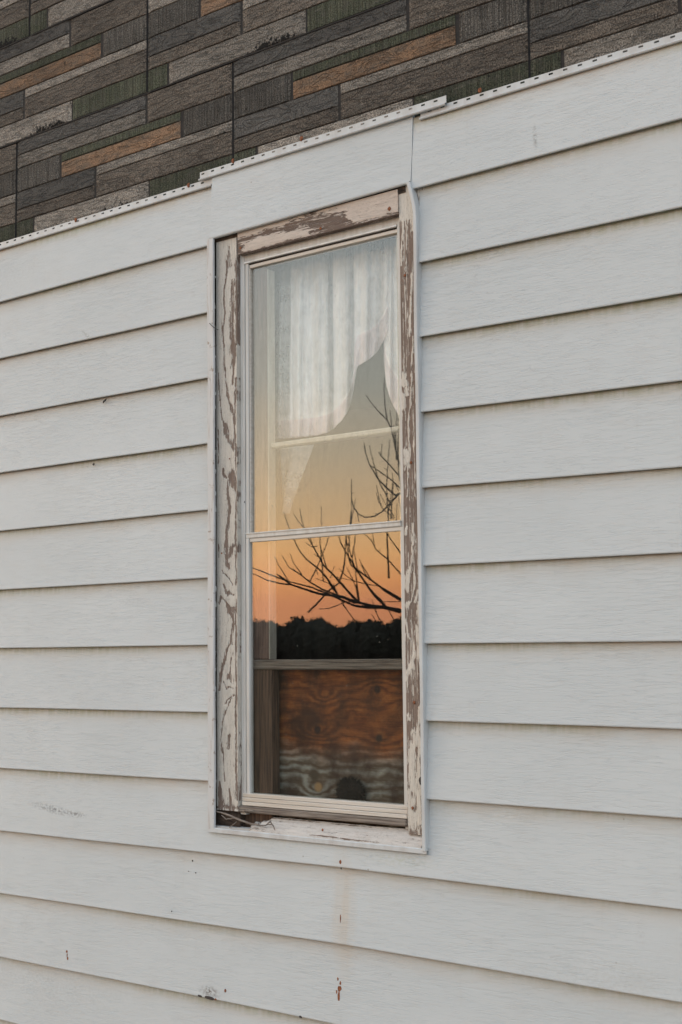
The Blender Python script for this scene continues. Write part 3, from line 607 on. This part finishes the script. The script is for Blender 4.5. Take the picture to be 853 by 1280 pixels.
# ---- sill with the rotted corner
def sill():
    x0, x1 = X(268, 0, 1030), X(527, -.0, 1040); nx, nv = 320, 34
    z0, z1 = WB-.001, sill_back_z; V, A = [], []
    for j in range(nv):
        v = j/(nv-1)
        for i in range(nx):
            x = x0+(x1-x0)*i/(nx-1); u = (x-x0)
            y = -.0035+.0355*v; z = z0+(z1-z0)*v**.85
            nz_ = mn.fractal(Vector((x*22, v*1.5, 3)), 1, 2, 4); n2 = mn.noise(Vector((x*7, v*2.5, 7)))
            rot = 1/(1+math.exp((u-.170-.05*nz_+.035*(1-v))/.006))
            if v < .16: rot *= v/.16*.35
            pocket = rot*(.042+.014*nz_)
            y += pocket*1.1; z -= pocket*.35*(1 if v > .1 else 0)
            split = max(0, 1-abs((v-.50-.05*n2)/.03))*max(0, min(1, (u-.10)*12))*max(0, min(1, (.22-u)*12))
            y += split*.006
            z += .0012*mn.noise(Vector((x*30, v*4, 0)))
            b = max(rot*1.0, .95*max(0, 1-abs(v-.93)/.10)*(.5+.5*n2), .8*math.exp(-((u-.16)/.035)**2)*(.5+nz_*.5))
            c1 = max(0, 1-abs(v-.10-.03*math.sin(x*9))/.05)*max(0, min(1, (u-.30)*20))*max(0, min(1, (.62-u)*20))*(.95 if mn.noise(Vector((x*14, 0, 2))) > -.12 else .2)
            b = max(b, c1, .62*max(0, n2-.18)*2.2)
            V.append((x, y, z)); A.append(min(1, b))
    F = grid(nx, nv)
    return mesh('sill', V, F, None, win, 'sloping white sill with its left corner rotted away', attrs={'bare': A}, mats=[PS, ROT], midx=[1 if (A[f[0]] > .55 and (f[0] % nx) < nx*.3) else 0 for f in F])
sill()
mb = MB()
def splint(pts, r0, y=.0):
    P_ = [at(p[0], p[1], y+p[2]) for p in pts]; n = len(P_)
    Q = []
    for i in range(n-1):
        for k in range(5): Q.append(P_[i].lerp(P_[i+1], k/5)+Vector((0, .001*mn.noise(P_[i]*40+Vector((k, 0, 0))), .0015*mn.noise(P_[i]*50+Vector((0, k, 0))))))
    Q.append(P_[-1]); mb.tube(Q, [r0*(.55+.6*math.sin(math.pi*min(1, .1+i/len(Q)))) for i in range(len(Q))], 5)
splint([(271, 1014, .004), (284, 1018, .002), (300, 1025, -.001), (315, 1030, -.003), (328, 1032, -.001), (340, 1030, .008)], .0028)
splint([(277, 1019, .002), (283, 1024, .002), (291, 1023, .006), (297, 1024, .01)], .0016)
splint([(287, 1034, .0), (293, 1030, .0), (296, 1027, .004)], .0014)
splint([(333, 1031, -.003), (338, 1027, -.004), (342, 1032, -.003), (344, 1038, -.004)], .0018)
splint([(303, 1014, .012), (312, 1013, .010), (318, 1014, .012)], .0018)
mb.build('splinter', WEATH, win, 'curled splinters over the rotted sill corner')
# ragged bottom of the left casing: dark rot pocket behind
mb = MB(); mb.box(X(266, .03, 1020), X(300, .03), .026, .05, WB-.005, sill_back_z+.03, 0); mb.build('rot_pocket', ROT, win)
# ------------------------------------------------------------------ nails and rust flecks
def fleck(px, py, rx, rz, mat, y, parent, name, label=None, th=.0012, seed=0):
    p = at(px, py, y); n = 12; V = []; 
    for r_, yy in ((1.0, 0), (.72, -th)):
        for k in range(n):
            a = 2*math.pi*k/n; q = 1+.35*mn.noise(Vector((math.cos(a)*1.7+seed, math.sin(a)*1.7, px*.37)))
            V.append((p.x+math.cos(a)*rx*r_*q, y+yy, p.z+math.sin(a)*rz*r_*q))
    F = [(k, (k+1) % n, n+(k+1) % n, n+k) for k in range(n)]+[tuple(range(n, 2*n))]
    return mesh(name, V, F, mat, parent, label)
NW = X(427, 0)
for i, (px, py, rx, rz, mt) in enumerate([(84, 1189.5, .005, .005, RUST), (85, 1198, .0045, .006, RUST), (84.5, 1194, .002, .006, RUST), (282, 1238.5, .0045, .0055, RUST), (426, 1077.5, .0045, .0065, RUST), (427, 1085, .0022, .004, SOOT), (423, 1224, .0035, .006, RUST),
                                          (425, 1236, .0085, .009, RUST), (424, 1247, .005, .017, RUST), (426, 1229, .004, .006, RUST), (262, 1247.5, .022, .005, SOOT), (250, 1245, .01, .003, SOOT), (376, 1271, .006, .004, SOOT), (270, 1249, .004, .003, RUST), (421.5, 1240, .003, .006, RUST), (241, 1076, .0025, .0025, SOOT), (245, 1091, .0018, .0018, SOOT), (215, 1139, .0018, .0018, SOOT), (236, 1089, .0015, .0012, SOOT), (426, 1149, .0014, .012, RUST)]):
    zz_ = at(px, py, 0).z; fr_ = .3
    for kk in range(3, 8):
        a_, b_ = zline(kk, NW, BT), top3(kk, NW)
        if a_ <= zz_ < b_: fr_ = (zz_-a_)/(b_-a_)
    fleck(px, py, rx, rz, mt, .015*fr_+.0004, lower, 'rusty_nail' if mt is RUST else 'fleck', th=.0018, seed=i)
for px, py, r_ in ((117.5, 580.5, .0042), (203, 321, .004)): fleck(px, py, r_, r_, SOOT, .006, left, 'fleck', th=.003)
mb = MB(); p = at(132, 501, .010)
mb.tube([p+Vector((-.008, -.002, -.007)), p+Vector((-.003, -.005, -.003)), p+Vector((.004, -.004, .001)), p+Vector((.008, -.002, .006))], [.0012, .003, .0032, .0010], 6)
mb.build('bug_husk', SOOT, left)
for px, py in ((456, 286), (491, 259)): pass
def nailw(px, py, r_, y, nm='rusty_nail'): fleck(px, py, r_, r_, RUST, y, win, nm, th=.0016, seed=px)
for a in ((401, 285.5, .0045, .0102), (487, 261, .006, .0092), (301, 310, .004, .0102), (506.5, 344, .004, .0135), (514, 578, .004, .0135), (518, 878, .0045, .0135), (516, 1010, .0045, .0135), (287.3, 573.5, .0022, .0135), (277.5, 691.5, .0026, .0135), (403.5, 1037.5, .0035, .0), (294, 980, .0015, .026)): nailw(*a)
fleck(512, 228, .0035, .0035, SOOT, -.0005, header, 'fleck')
fleck(526, 976, .006, .011, SOOT, .0128, win, 'fleck'); fleck(306, 627.5, .0018, .0025, SOOT, .0285, win, 'fleck')
for px, py, par, yy in ((291.5, 201, header, .0065), (236, 231.5, left, .0115), (95, 275, left, .0115), (600, 113, right, .0115), (377, 173, header, .0065)): fleck(px, py, .0055, .0075, RUST, yy, par, 'rusty_nail', th=.003)
mb = MB(); mb.tube([at(262, 404, -.008), at(266, 408, -.010), at(270, 411, -.004), at(273, 412, .008)], [.0009, .0011, .0011, .0009], 5); mb.build('bent_wire', SOOT, win)
# loose paint curls standing in the gap beside the left casing
for i in range(34):
    mb = MB()
    py = 305+i*20.5+random.uniform(-6, 6)
    if random.random() < .2: continue
    h_ = random.uniform(.006, .02); p = at(269.3+random.uniform(-.5, .7), py, .012); w__ = random.uniform(.0012, .0028)
    n0 = len(mb.v)
    for q in range(5):
        t_ = q/4; ww = w__*math.sin(math.pi*(.15+.7*t_)); mb.v += [p+Vector((-ww, .002*math.sin(t_*3+i), (t_-.5)*h_)), p+Vector((ww, -.002*math.cos(t_*2+i), (t_-.5)*h_))]
    for q in range(4): mb.f.append((n0+q*2, n0+q*2+1, n0+q*2+3, n0+q*2+2))
    mb.build('paint_curl', TRIM, win)
# ------------------------------------------------------------------ plywood and what stands by it
def plywood():
    y = .094; x0, x1 = X(330, y)-.05, X(506, y)+.06; z0, z1 = WB-.01, Z(834, y, 420)
    m, t, b, o = M('stained_plywood')
    tcn = N(t, 'ShaderNodeTexCoord'); sp = N(t, 'ShaderNodeSeparateXYZ'); t.links.new(tcn.outputs['Object'], sp.inputs[0])
    h = math_(t, 'MULTIPLY', math_(t, 'ADD', sp.outputs[2], math_(t, 'MULTIPLY', noi(t, (4, 1, 7), 1.0, 4), .07)), 210)
    for (kx, ky, r_, amp) in ((397, 912, .06, 9), (472, 862, .05, 8), (405, 868, .045, 6), (475, 922, .06, 7), (395, 985, .05, 8), (345, 905, .05, 3), (440, 890, .06, 5), (500, 880, .05, 5)):
        p = at(kx, ky, y); h = math_(t, 'ADD', h, math_(t, 'MULTIPLY', math_(t, 'POWER', spot(t, p.x, p.z, r_*1.5, r_*.8), 1.6), amp*1.7*(1 if (kx % 2) else -1)))
    h = math_(t, 'ADD', h, math_(t, 'MULTIPLY', noi(t, (12, 1, 26), 1.0, 4, .6), 9.0))
    g = math_(t, 'MULTIPLY', math_(t, 'ADD', math_(t, 'SINE', h), 1.0), .5)
    fine = noi(t, (16, 1, 300), 1.0, 4, .6)
    br = ramp(t, [(0, (.045, .016, .008)), (.38, (.14, .038, .009)), (.58, (.32, .10, .022)), (.8, (.52, .24, .07))], math_(t, 'ADD', math_(t, 'MULTIPLY', g, .17), math_(t, 'MULTIPLY', math_(t, 'ADD', fine, noi(t, (16, 1, 30), 1.0, 6, .7, 1.2)), .40))).outputs[0]
    gy = ramp(t, [(.2, (.10, .062, .036)), (.42, (.20, .165, .12)), (.8, (.36, .35, .30))], math_(t, 'ADD', math_(t, 'MULTIPLY', g, .5), math_(t, 'MULTIPLY', fine, .5))).outputs[0]
    zc = Z(942, y, 420)
    f = mr_(t, math_(t, 'ADD', sp.outputs[2], math_(t, 'MULTIPLY', math_(t, 'SUBTRACT', noi(t, (7, 1, 14), 1.0, 4), .5), .09)), zc-.035, zc+.03)
    col = mixc(t, f, gy, br)
    col = mixc(t, mr_(t, noi(t, (10, 1, 9), 1.0, 5, .6), .40, .62, 0, .85), col, (.040, .016, .008))
    for (kx, ky, r_, c) in ((397, 912, .012, (.03, .012, .008)), (472, 862, .012, (.04, .015, .008)), (398, 984, .014, (.36, .22, .10)), (393, 968, .018, (.08, .055, .035)), (474, 923, .012, (.04, .02, .01))):
        p = at(kx, ky, y); col = mixc(t, mr_(t, spot(t, p.x, p.z, r_*1.3, r_*1.2), 0, .5), col, c)
    t.links.new(col, b.inputs['Base Color']); b.inputs['Roughness'].default_value = .8; bump(t, g, b, .3, .001)
    mb = MB(); mb.box(x0, x1, y, y+.012, z0, z1, .001)
    o_ = mesh('plywood_sheet', [v-Vector((x0, y, z0)) for v in mb.v], mb.f, m); o_.data.transform(Matrix.Translation((x0, y, z0)))
    o_['label'] = 'stained plywood sheet with knots boarding the lower window from inside'; o_['category'] = 'plywood'
plywood()
def ball():
    p = at(438, 990, .080); rng = random.Random(3); bm = bmesh.new(); bmesh.ops.create_icosphere(bm, subdivisions=3, radius=.036)
    for v in bm.verts: v.co = v.co*(1+.10*mn.noise(v.co*60)); v.co.x *= 1.25; v.co.y *= .3
    for i in range(900):
        d = Vector((rng.gauss(0, 1), rng.gauss(0, 1), rng.gauss(0, 1))).normalized(); a = Vector((d.x*.044, d.y*.012, d.z*.035)); tip = a+Vector((d.x*.013, d.y*.006, d.z*.011))+Vector((rng.gauss(0, .002), 0, rng.gauss(0, .002)))
        s_ = d.orthogonal().normalized()*.0009
        vv = [bm.verts.new(a+s_), bm.verts.new(a-s_), bm.verts.new(tip)]; bm.faces.new(vv)
    m_ = bpy.data.meshes.new('bristly_clump'); bm.to_mesh(m_); bm.free(); m_.materials.append(simple('dark_bristle', (.018, .011, .007), .95, (.006, .004, .003), (200, 200, 200), .5))
    o_ = bpy.data.objects.new('bristly_clump', m_); C.objects.link(o_); o_.location = p; o_['label'] = 'dark round bristly clump at the foot of the plywood behind the glass'; o_['category'] = 'clump'
ball()
# ------------------------------------------------------------------ curtains
def curtain_mat():
    m = bpy.data.materials.new('sheer_lace'); m.use_nodes = True; t = m.node_tree; t.nodes.clear(); o = N(t, 'ShaderNodeOutputMaterial')
    at_ = N(t, 'ShaderNodeAttribute'); at_.attribute_name = 'dense'; ah = N(t, 'ShaderNodeAttribute'); ah.attribute_name = 'hem'
    vo = N(t, 'ShaderNodeTexVoronoi'); vo.inputs['Scale'].default_value = 34; t.links.new(coords(t, (1, 1, .8)), vo.inputs['Vector'])
    lace = mr_(t, noi(t, (28, 28, 28), 1.0, 5, .7), .38, .62)
    col = mixc(t, ah.outputs['Fac'], (.97, .95, .94), (.90, .79, .80))
    df = N(t, 'ShaderNodeBsdfDiffuse'); tl = N(t, 'ShaderNodeBsdfTranslucent'); t.links.new(col, df.inputs[0]); t.links.new(col, tl.inputs[0])
    bp = N(t, 'ShaderNodeBump'); bp.inputs['Strength'].default_value = .25; bp.inputs['Distance'].default_value = .002; t.links.new(lace, bp.inputs['Height']); t.links.new(bp.outputs[0], df.inputs['Normal'])
    m1 = N(t, 'ShaderNodeMixShader'); m1.inputs[0].default_value = .05; t.links.new(df.outputs[0], m1.inputs[1]); t.links.new(tl.outputs[0], m1.inputs[2])
    tr = N(t, 'ShaderNodeBsdfTransparent'); m2 = N(t, 'ShaderNodeMixShader')
    f = math_(t, 'ADD', at_.outputs['Fac'], math_(t, 'MULTIPLY', math_(t, 'SUBTRACT', lace, .6), .16), clamp=True)
    t.links.new(f, m2.inputs[0]); t.links.new(tr.outputs[0], m2.inputs[1]); t.links.new(m1.outputs[0], m2.inputs[2]); t.links.new(m2.outputs[0], o.inputs[0])
    return m
CM = curtain_mat()
def curtain(name, cols, top, bottom, dense, hemw, label, yb=.112, amp=.010, freq=.42):
    V, A, Hm = [], [], []; nz = 110; nx = len(cols)
    for px in cols:
        tp, bt = top(px), bottom(px)
        for j in range(nz):
            v = j/(nz-1); py = tp+(bt+1.6*mn.noise(Vector((px*.16, 2, 0)))-tp)*v
            sway = 2.2*math.sin(v*2.4+px*.05)*v*(1-v)*2
            ph = (px+sway)*freq
            y = yb+amp*(math.sin(ph)+.45*math.sin(ph*2.3+1+v))*(.35+.8*v)+.007*mn.noise(Vector((px*.09+v*2.5, v*5, 1)))+.003*mn.noise(Vector((px*.22-v*4, v*14, 4)))
            p = at(px, py, y)
            V.append(p); h_ = max(0, 1-abs(v-(1-hemw(px)))/.03)
            A.append(max(.05, min(1, dense(px+sway, py, v)+.22*h_+.10*mn.noise(Vector((px*.5, v*3, 0)))))); Hm.append(1 if v > 1-hemw(px) else .15)
    F = [(i*nz+j, (i+1)*nz+j, (i+1)*nz+j+1, i*nz+j+1) for i in range(nx-1) for j in range(nz-1)]
    o_ = mesh(name, V, F, CM, smooth=True, attrs={'dense': A, 'hem': Hm}); md = o_.modifiers.new('thick', 'SOLIDIFY'); md.thickness = .0004
    o_['label'] = label; o_['category'] = 'curtain'; o_['group'] = 'lace curtains in the window'
bx = [333, 338, 360, 378, 392, 402, 411, 420, 427, 434, 438, 442, 444.5, 447, 455, 462, 468, 474, 480, 485]
bz = [546, 548, 548, 546, 545, 543, 540, 534, 526, 516, 506, 490, 470, 458, 453, 449, 444, 436, 426, 408]
dx = [333, 338, 350, 363, 365, 372, 379, 384, 392, 399, 404, 412, 416, 418, 424, 432, 441, 443, 446, 453, 460, 466, 475, 485]
dd = [.25, .42, .30, .34, 1.0, .98, .72, .92, .95, .60, .80, .42, .34, 1.0, .86, .55, .36, .95, .98, .78, .50, .70, .48, .40]  # density: layered cloth, with fold shading painted in as sharper steps
curtain('lace_curtain', list(np.linspace(333, 485, 240)), lambda q: 322-(q-313)*.15, lambda q: float(np.mean(np.interp(q+np.linspace(-1.8, 1.8, 9), bx, bz))), lambda q, py, v: float(np.interp(q, dx, dd))*(.35+.65*min(1, v*3.5)),
        lambda q: .10 if q < 443 else .24, 'wide white lace curtain with scalloped hem hanging left in the upper pane', freq=.23, amp=.011)
bx2 = [480, 483, 487, 490, 495, 499, 505, 515]; bz2 = [450, 480, 495, 503, 513, 520, 524, 528]
curtain('lace_curtain', list(np.linspace(480, 515, 40)), lambda q: 300-(q-480)*.2, lambda q: float(np.interp(q, bx2, bz2)), lambda q, py, v: .85*(.4+.6*min(1, v*3))*min(1, (q-476)/7), lambda q: .2, 'narrow sliver of white lace curtain at the right edge of the pane', freq=.5, amp=.008)
def tail():
    V, A, Hm = [], [], []
    for i in range(14):
        u = i/13
        for j in range(20):
            v = j/19; px = 346+(42-30*v)*u+(4+2*v); py = 556+86*v; p = at(px, py, .135); p.y += .008*math.sin(u*9+v*2); V.append(p); A.append(.42*(1-v*.55)); Hm.append(0)
    o_ = mesh('cloth_tail', V, [(i*20+j, (i+1)*20+j, (i+1)*20+j+1, i*20+j+1) for i in range(13) for j in range(19)], CM, smooth=True, attrs={'dense': A, 'hem': Hm}); md = o_.modifiers.new('thick', 'SOLIDIFY'); md.thickness = .0004
    o_['label'] = 'faint tapering end of white cloth hanging below the sash rail'; o_['category'] = 'cloth'
tail()
# ------------------------------------------------------------------ bare tree standing in front of the house, seen mirrored in the glass
GY = .0355
def mirror(px, py, dist):
    d = (FF*FPX+RR*(px-426.5)-UU*(py-640)).normalized(); p = CP+d*dist; return Vector((p.x, 2*GY-p.y, p.z))
c1 = lambda p: z_(300, 640, 3.877, p); c2 = lambda p: z_(430, 460, 6.1, p)
TW = [(c1([(1500, 1150), (1250, 800), (1000, 560), (780, 478), (700, 461), (640, 455), (570, 437), (500, 412), (430, 402), (380, 396), (320, 376), (245, 350), (220, 330), (160, 309), (100, 285), (45, 265), (10, 255)]), 13, 1.3),
      (c1([(240, 352), (190, 345), (130, 330), (80, 305), (45, 290), (0, 275)]), 2.2, 1.0), (c1([(780, 484), (690, 462), (620, 463), (560, 455), (500, 430), (430, 397), (350, 366), (270, 345), (215, 330), (180, 300)]), 5.5, 1.2),
      (c1([(240, 342), (215, 300), (190, 260), (170, 218)]), 2, .9), (c1([(560, 440), (470, 402), (400, 375), (340, 340), (290, 300), (240, 270), (205, 212)]), 3.6, .9), (c1([(300, 302), (262, 250), (245, 203)]), 1.8, .9),
      (c1([(470, 392), (430, 330), (390, 282), (330, 235), (290, 190), (260, 125), (230, 80), (203, 0)]), 3, .9), (c1([(570, 432), (530, 390), (470, 322), (410, 262), (375, 200), (340, 140), (300, 76), (285, 10), (280, -20)]), 3.8, 1),
      (c1([(300, 75), (275, 45), (250, 8)]), 1.8, .9), (c1([(340, 335), (370, 280), (395, 220), (420, 160), (435, 100)]), 2.2, 1.1), (c1([(405, 330), (400, 260), (390, 150), (385, 60), (385, -30)]), 2, .9),
      (c1([(330, 487), (370, 450), (410, 405), (432, 380), (480, 345), (500, 290), (510, 230), (515, 130), (530, 0)]), 2.6, 1.4), (c1([(700, 450), (650, 400), (600, 330), (560, 270), (530, 220), (490, 150), (475, 90)]), 4.2, 1.2),
      (c1([(980, 520), (780, 422), (680, 362), (600, 302), (540, 258), (530, 230), (520, 150), (510, 68)]), 5, 1.1), (c1([(545, 222), (555, 160), (565, 88)]), 2, 1), (c1([(580, 440), (575, 400), (565, 330), (560, 270)]), 2.6, 1.3),
      (c1([(575, 430), (565, 370), (545, 320), (520, 270)]), 2.2, 1), (c1([(780, 428), (700, 382), (640, 330), (590, 252)]), 3.4, 1), (c1([(900, 400), (780, 300), (720, 232), (660, 182), (640, 140), (590, 95)]), 3, 1), (c1([(655, 165), (650, 140), (640, 80)]), 1.4, .8),
      (c1([(850, 310), (780, 200), (730, 130), (700, 70)]), 3, 1.2), (c1([(680, 360), (600, 346), (500, 322), (470, 316)]), 1.5, .8), (c1([(460, 385), (430, 345), (370, 322)]), 1.3, .8), (c1([(505, 438), (480, 450), (430, 468), (385, 470)]), 1.6, .9),
      (c1([(560, 530), (530, 490), (500, 450)]), 1.6, 1.1), (c1([(700, 556), (672, 510), (650, 462)]), 1.6, 1.1), (c1([(765, 552), (740, 510), (718, 468), (690, 430), (640, 380)]), 1.5, .9), (c1([(690, 560), (660, 530), (640, 495)]), 1.2, .8),
      (c1([(800, 435), (700, 434)]), 1.3, .8), (c1([(440, 320), (460, 262)]), 1.2, .8), (c1([(378, 165), (350, 170), (318, 148)]), 1.3, .9), (c1([(352, 150), (335, 110)]), 1.2, .8), (c1([(240, 340), (205, 315), (178, 300)]), 1.4, .9), (c1([(395, 225), (360, 205)]), 1.2, .8),
      (c2([(520, 1000), (440, 810), (410, 720), (385, 640), (375, 600), (365, 540), (345, 460), (315, 395), (250, 330), (200, 270), (155, 205)]), 3.4, 1.1), (c2([(315, 395), (298, 290), (292, 180), (295, 73)]), 2, 1), (c2([(352, 480), (345, 400), (335, 318)]), 1.3, .9),
      (c2([(385, 690), (378, 500), (385, 400), (388, 308)]), 1.8, .9), (c2([(390, 700), (395, 600), (402, 500), (400, 378)]), 1.6, .9), (c2([(470, 960), (430, 925), (415, 880), (400, 720), (402, 640), (407, 560)]), 2.6, .9),
      (c2([(520, 985), (440, 940), (380, 970), (320, 920), (250, 850), (180, 737), (148, 640), (140, 570)]), 3.4, 1.2), (c2([(350, 1060), (310, 970), (260, 880), (230, 790), (200, 690), (180, 588)]), 2, .9), (c2([(520, 1000), (430, 930), (390, 890), (340, 845), (260, 790), (180, 735)]), 2.8, 1),
      (c2([(520, 920), (430, 852), (380, 790), (320, 720), (265, 665), (252, 640)]), 2.8, 1.2), (c2([(268, 668), (270, 640), (275, 580)]), 1.4, .9), (c2([(345, 1600), (325, 1150), (315, 1000), (310, 900), (318, 780), (325, 660), (335, 543)]), 3.2, .9),
      (c2([(345, 1150), (350, 1050), (362, 900), (355, 800)]), 2, .9), (c2([(520, 915), (440, 940), (400, 962), (330, 1040), (280, 1090), (220, 1130), (150, 1138), (90, 1108), (60, 1060), (44, 1000), (42, 920), (42, 848)]), 3.2, 1),
      (c2([(44, 1400), (42, 1180), (43, 1000)]), 1.6, 1.2), (c2([(360, 1150), (330, 1110), (290, 1080), (250, 1020), (232, 950)]), 1.6, .9), (c2([(370, 1140), (350, 1100), (300, 1030), (260, 958)]), 1.5, .8), (c2([(100, 1172), (85, 1090), (60, 1060)]), 1.4, .9),
      (c2([(360, 860), (390, 900), (400, 930), (440, 940)]), 1.6, 1), (c2([(430, 1160), (415, 1060), (405, 980)]), 1.3, .9), (c2([(385, 1160), (388, 1090), (392, 1030)]), 1.3, .9)]
BARK = simple('bark', (.06, .048, .038), .9, (.03, .024, .02), (60, 60, 60), .6, bd=.003)
def bare_tree():
    D0 = 6.6
    def dd_(px, py): return D0+.35*math.sin(px*.021+py*.013)+.25*math.sin(py*.03+1)
    fork = mirror(840, 1010, 6.8)
    # trunk rises from the ground to the right of the window's mirror image
    gb = Vector((fork.x+.1, fork.y-.15, 0))
    root = thing('bare_tree', 'leafless tree with thin twigs in front of the house, mirrored in the lower pane', 'tree', gb)
    mb = MB(); n = 14; P_ = [gb.lerp(fork, i/n)+Vector((.03*math.sin(i*.7), .03*math.cos(i*.9), 0)) for i in range(n+1)]
    top = fork+Vector((.1, -.1, 1.9)); P_ += [fork.lerp(top, i/12)+Vector((.04*math.sin(i*.8), .04*math.cos(i), 0)) for i in range(1, 13)]
    mb.tube(P_, [.12*(1-.55*i/len(P_))+.05*math.exp(-i*.9) for i in range(len(P_))], 12)
    mb.build('trunk', BARK, root, smooth=True)
    mb = MB(); rng = random.Random(5)
    for bi, (pts, w0, w1) in enumerate(TW):
        Q = []; R_ = []
        for i in range(len(pts)-1):
            a, b = pts[i], pts[i+1]; L = math.dist(a, b); k = max(1, int(L/5))
            for s_ in range(k):
                u = s_/k; px, py = a[0]+(b[0]-a[0])*u, a[1]+(b[1]-a[1])*u; Q.append((px+.35*mn.noise(Vector((px*.3, py*.3, bi))), py+.35*mn.noise(Vector((px*.3, py*.3, bi+9)))))
        Q.append(pts[-1]); W_ = [mirror(px, py, dd_(px, py)) for px, py in Q]
        if bi == 0: W_ = [fork+Vector((0, 0, -.02))]+W_[1:]
        n_ = len(W_); r_ = [(w0+(w1-w0)*(i/(n_-1))**.75)*.5/FPX*D0*.92 for i in range(n_)]
        if bi == 0: r_ = [max(r_[i], .055*(1-i/25)) for i in range(n_)]
        mb.tube(W_, r_, 6)
        # buds and little spurs
        for i in range(3, n_-1, 3):
            if rng.random() < .55:
                t_ = (W_[i]-W_[i-1]).normalized(); d = (t_+Vector((rng.gauss(0, .5), rng.gauss(0, .5), rng.gauss(.2, .5)))).normalized(); l_ = rng.uniform(.008, .028)
                mb.tube([W_[i], W_[i]+d*l_*.6, W_[i]+d*l_], [r_[i]*.7, r_[i]*.55, .0008], 4)
            if rng.random() < .10 and i > n_*.3:
                t_ = (W_[i]-W_[i-1]).normalized(); d = (t_*.7+Vector((rng.gauss(0, .25), rng.gauss(0, .25), rng.uniform(.3, .9)))).normalized(); l_ = rng.uniform(.06, .17)
                mb.tube([W_[i], W_[i]+d*l_*.5, W_[i]+d*l_*.8+Vector((0, 0, .008)), W_[i]+d*l_+Vector((0, 0, .016))], [.0024, .0021, .0018, .0014], 4)
    # limbs off the trunk, away from the window's view, so the tree is whole
    def grow(p, d, L, r, depth):
        n_ = 6; P2 = [p]; 
        for i in range(n_): d = (d+Vector((rng.gauss(0, .12), rng.gauss(0, .12), rng.gauss(.05, .08)))).normalized(); P2.append(P2[-1]+d*L/n_)
        mb.tube(P2, [r*(1-.6*i/n_) for i in range(n_+1)], 5)
        if depth:
            for i in range(2, n_+1): grow(P2[i], (d+Vector((rng.gauss(0, .6), rng.gauss(0, .6), rng.gauss(.2, .4)))).normalized(), L*.62, r*.42, depth-1)
    lim = [(fork+Vector((.05, -.05, .4)), Vector((-.5, -.7, .6))), (fork+Vector((.05, -.05, .9)), Vector((-.2, -.9, .9))), (top, Vector((-.2, -.4, 1))), (top, Vector((.1, -.8, .8))), (gb.lerp(fork, .75), Vector((-.6, -.8, .4)))]
    for p, d in lim: grow(p, d.normalized(), 1.2, .035, 2)
    mb.build('branch', BARK, root, smooth=True)
bare_tree()
# ------------------------------------------------------------------ far wood along the horizon, seen mirrored
def far_wood():
    rng = np.random.default_rng(4); V, F = [], []
    cx, cy = 0, -3
    for k in range(640):
        a = -math.pi*.98+math.pi*.96*rng.random()      # half circle in front of the house
        a = a if k > 280 else (math.atan2(SUNAZ.y, SUNAZ.x)+(rng.random()-.5)*.62)
        R_ = rng.uniform(165, 205); bx_, by_ = cx+math.cos(a)*R_, cy+math.sin(a)*R_
        hgt = 5.6+1.1*mn.noise(Vector((a*9, 0, 0)))+.7*mn.noise(Vector((a*40, 3, 0)))+rng.uniform(-.8, .6); wd = rng.uniform(1.6, 3.2)
        if True:
            rr0 = len(V); NS, NR = 22, 16
            for jj in range(NR+1):
                th = math.pi*jj/NR
                for ii in range(NS):
                    ph = 2*math.pi*ii/NS; d_ = Vector((math.sin(th)*math.cos(ph), math.sin(th)*math.sin(ph), math.cos(th))); kk = .88+.16*mn.noise(d_*1.7+Vector((k*1.3, 0, 0)))+.16*mn.noise(d_*5+Vector((k*1.3, 0, 0)))
                    V.append(np.array([bx_+d_.x*wd*kk, by_+d_.y*wd*kk, max(0, hgt*.5+d_.z*hgt*.49*kk)]))
            for jj in range(NR):
                for ii in range(NS): F.append((rr0+jj*NS+ii, rr0+jj*NS+(ii+1) % NS, rr0+(jj+1)*NS+(ii+1) % NS, rr0+(jj+1)*NS+ii))
        for q in range(150):
            u = rng.normal(size=3); u /= np.linalg.norm(u); rr = .84+.2*rng.random()
            c = np.array([bx_+u[0]*rr*wd, by_+u[1]*rr*wd, max(.3, hgt*.52+u[2]*rr*hgt*.48)]); s_ = rng.uniform(.16, .42)
            e1 = rng.normal(size=3); e1 /= np.linalg.norm(e1); e2 = np.cross(e1, rng.normal(size=3)); e2 /= np.linalg.norm(e2)
            b = len(V); V += [c+e1*s_, c-e1*s_*.6+e2*s_*.8, c-e1*s_*.5-e2*s_*.8]; F.append((b, b+1, b+2))
        b = len(V); V += [np.array([bx_-.2, by_, 0]), np.array([bx_+.2, by_, 0]), np.array([bx_, by_+.1, hgt*.8])]; F.append((b, b+1, b+2))
    # dense understorey bank behind the crowns
    n = 220
    b = len(V)
    for i in range(n+1):
        a = -math.pi+math.pi*i/n
        for (R_, h_) in ((196, 0), (197, 4.0+1.2*mn.noise(Vector((a*14, 5, 0)))+.8*mn.noise(Vector((a*60, 5, 0)))), (212, 0)): V.append(np.array([cx+math.cos(a)*R_, cy+math.sin(a)*R_, h_]))
    for i in range(n):
        for j in range(2): F.append((b+i*3+j, b+(i+1)*3+j, b+(i+1)*3+j+1, b+i*3+j+1))
    o_ = mesh('far_wood', V, F, simple('dark_foliage', (.035, .035, .022), 1.0, (.022, .022, .015), (.3, .3, .3), 0))
    o_['kind'] = 'stuff'; o_['label'] = 'dark wooded skyline on the horizon mirrored low in the glass'; o_['category'] = 'woodland'
far_wood()
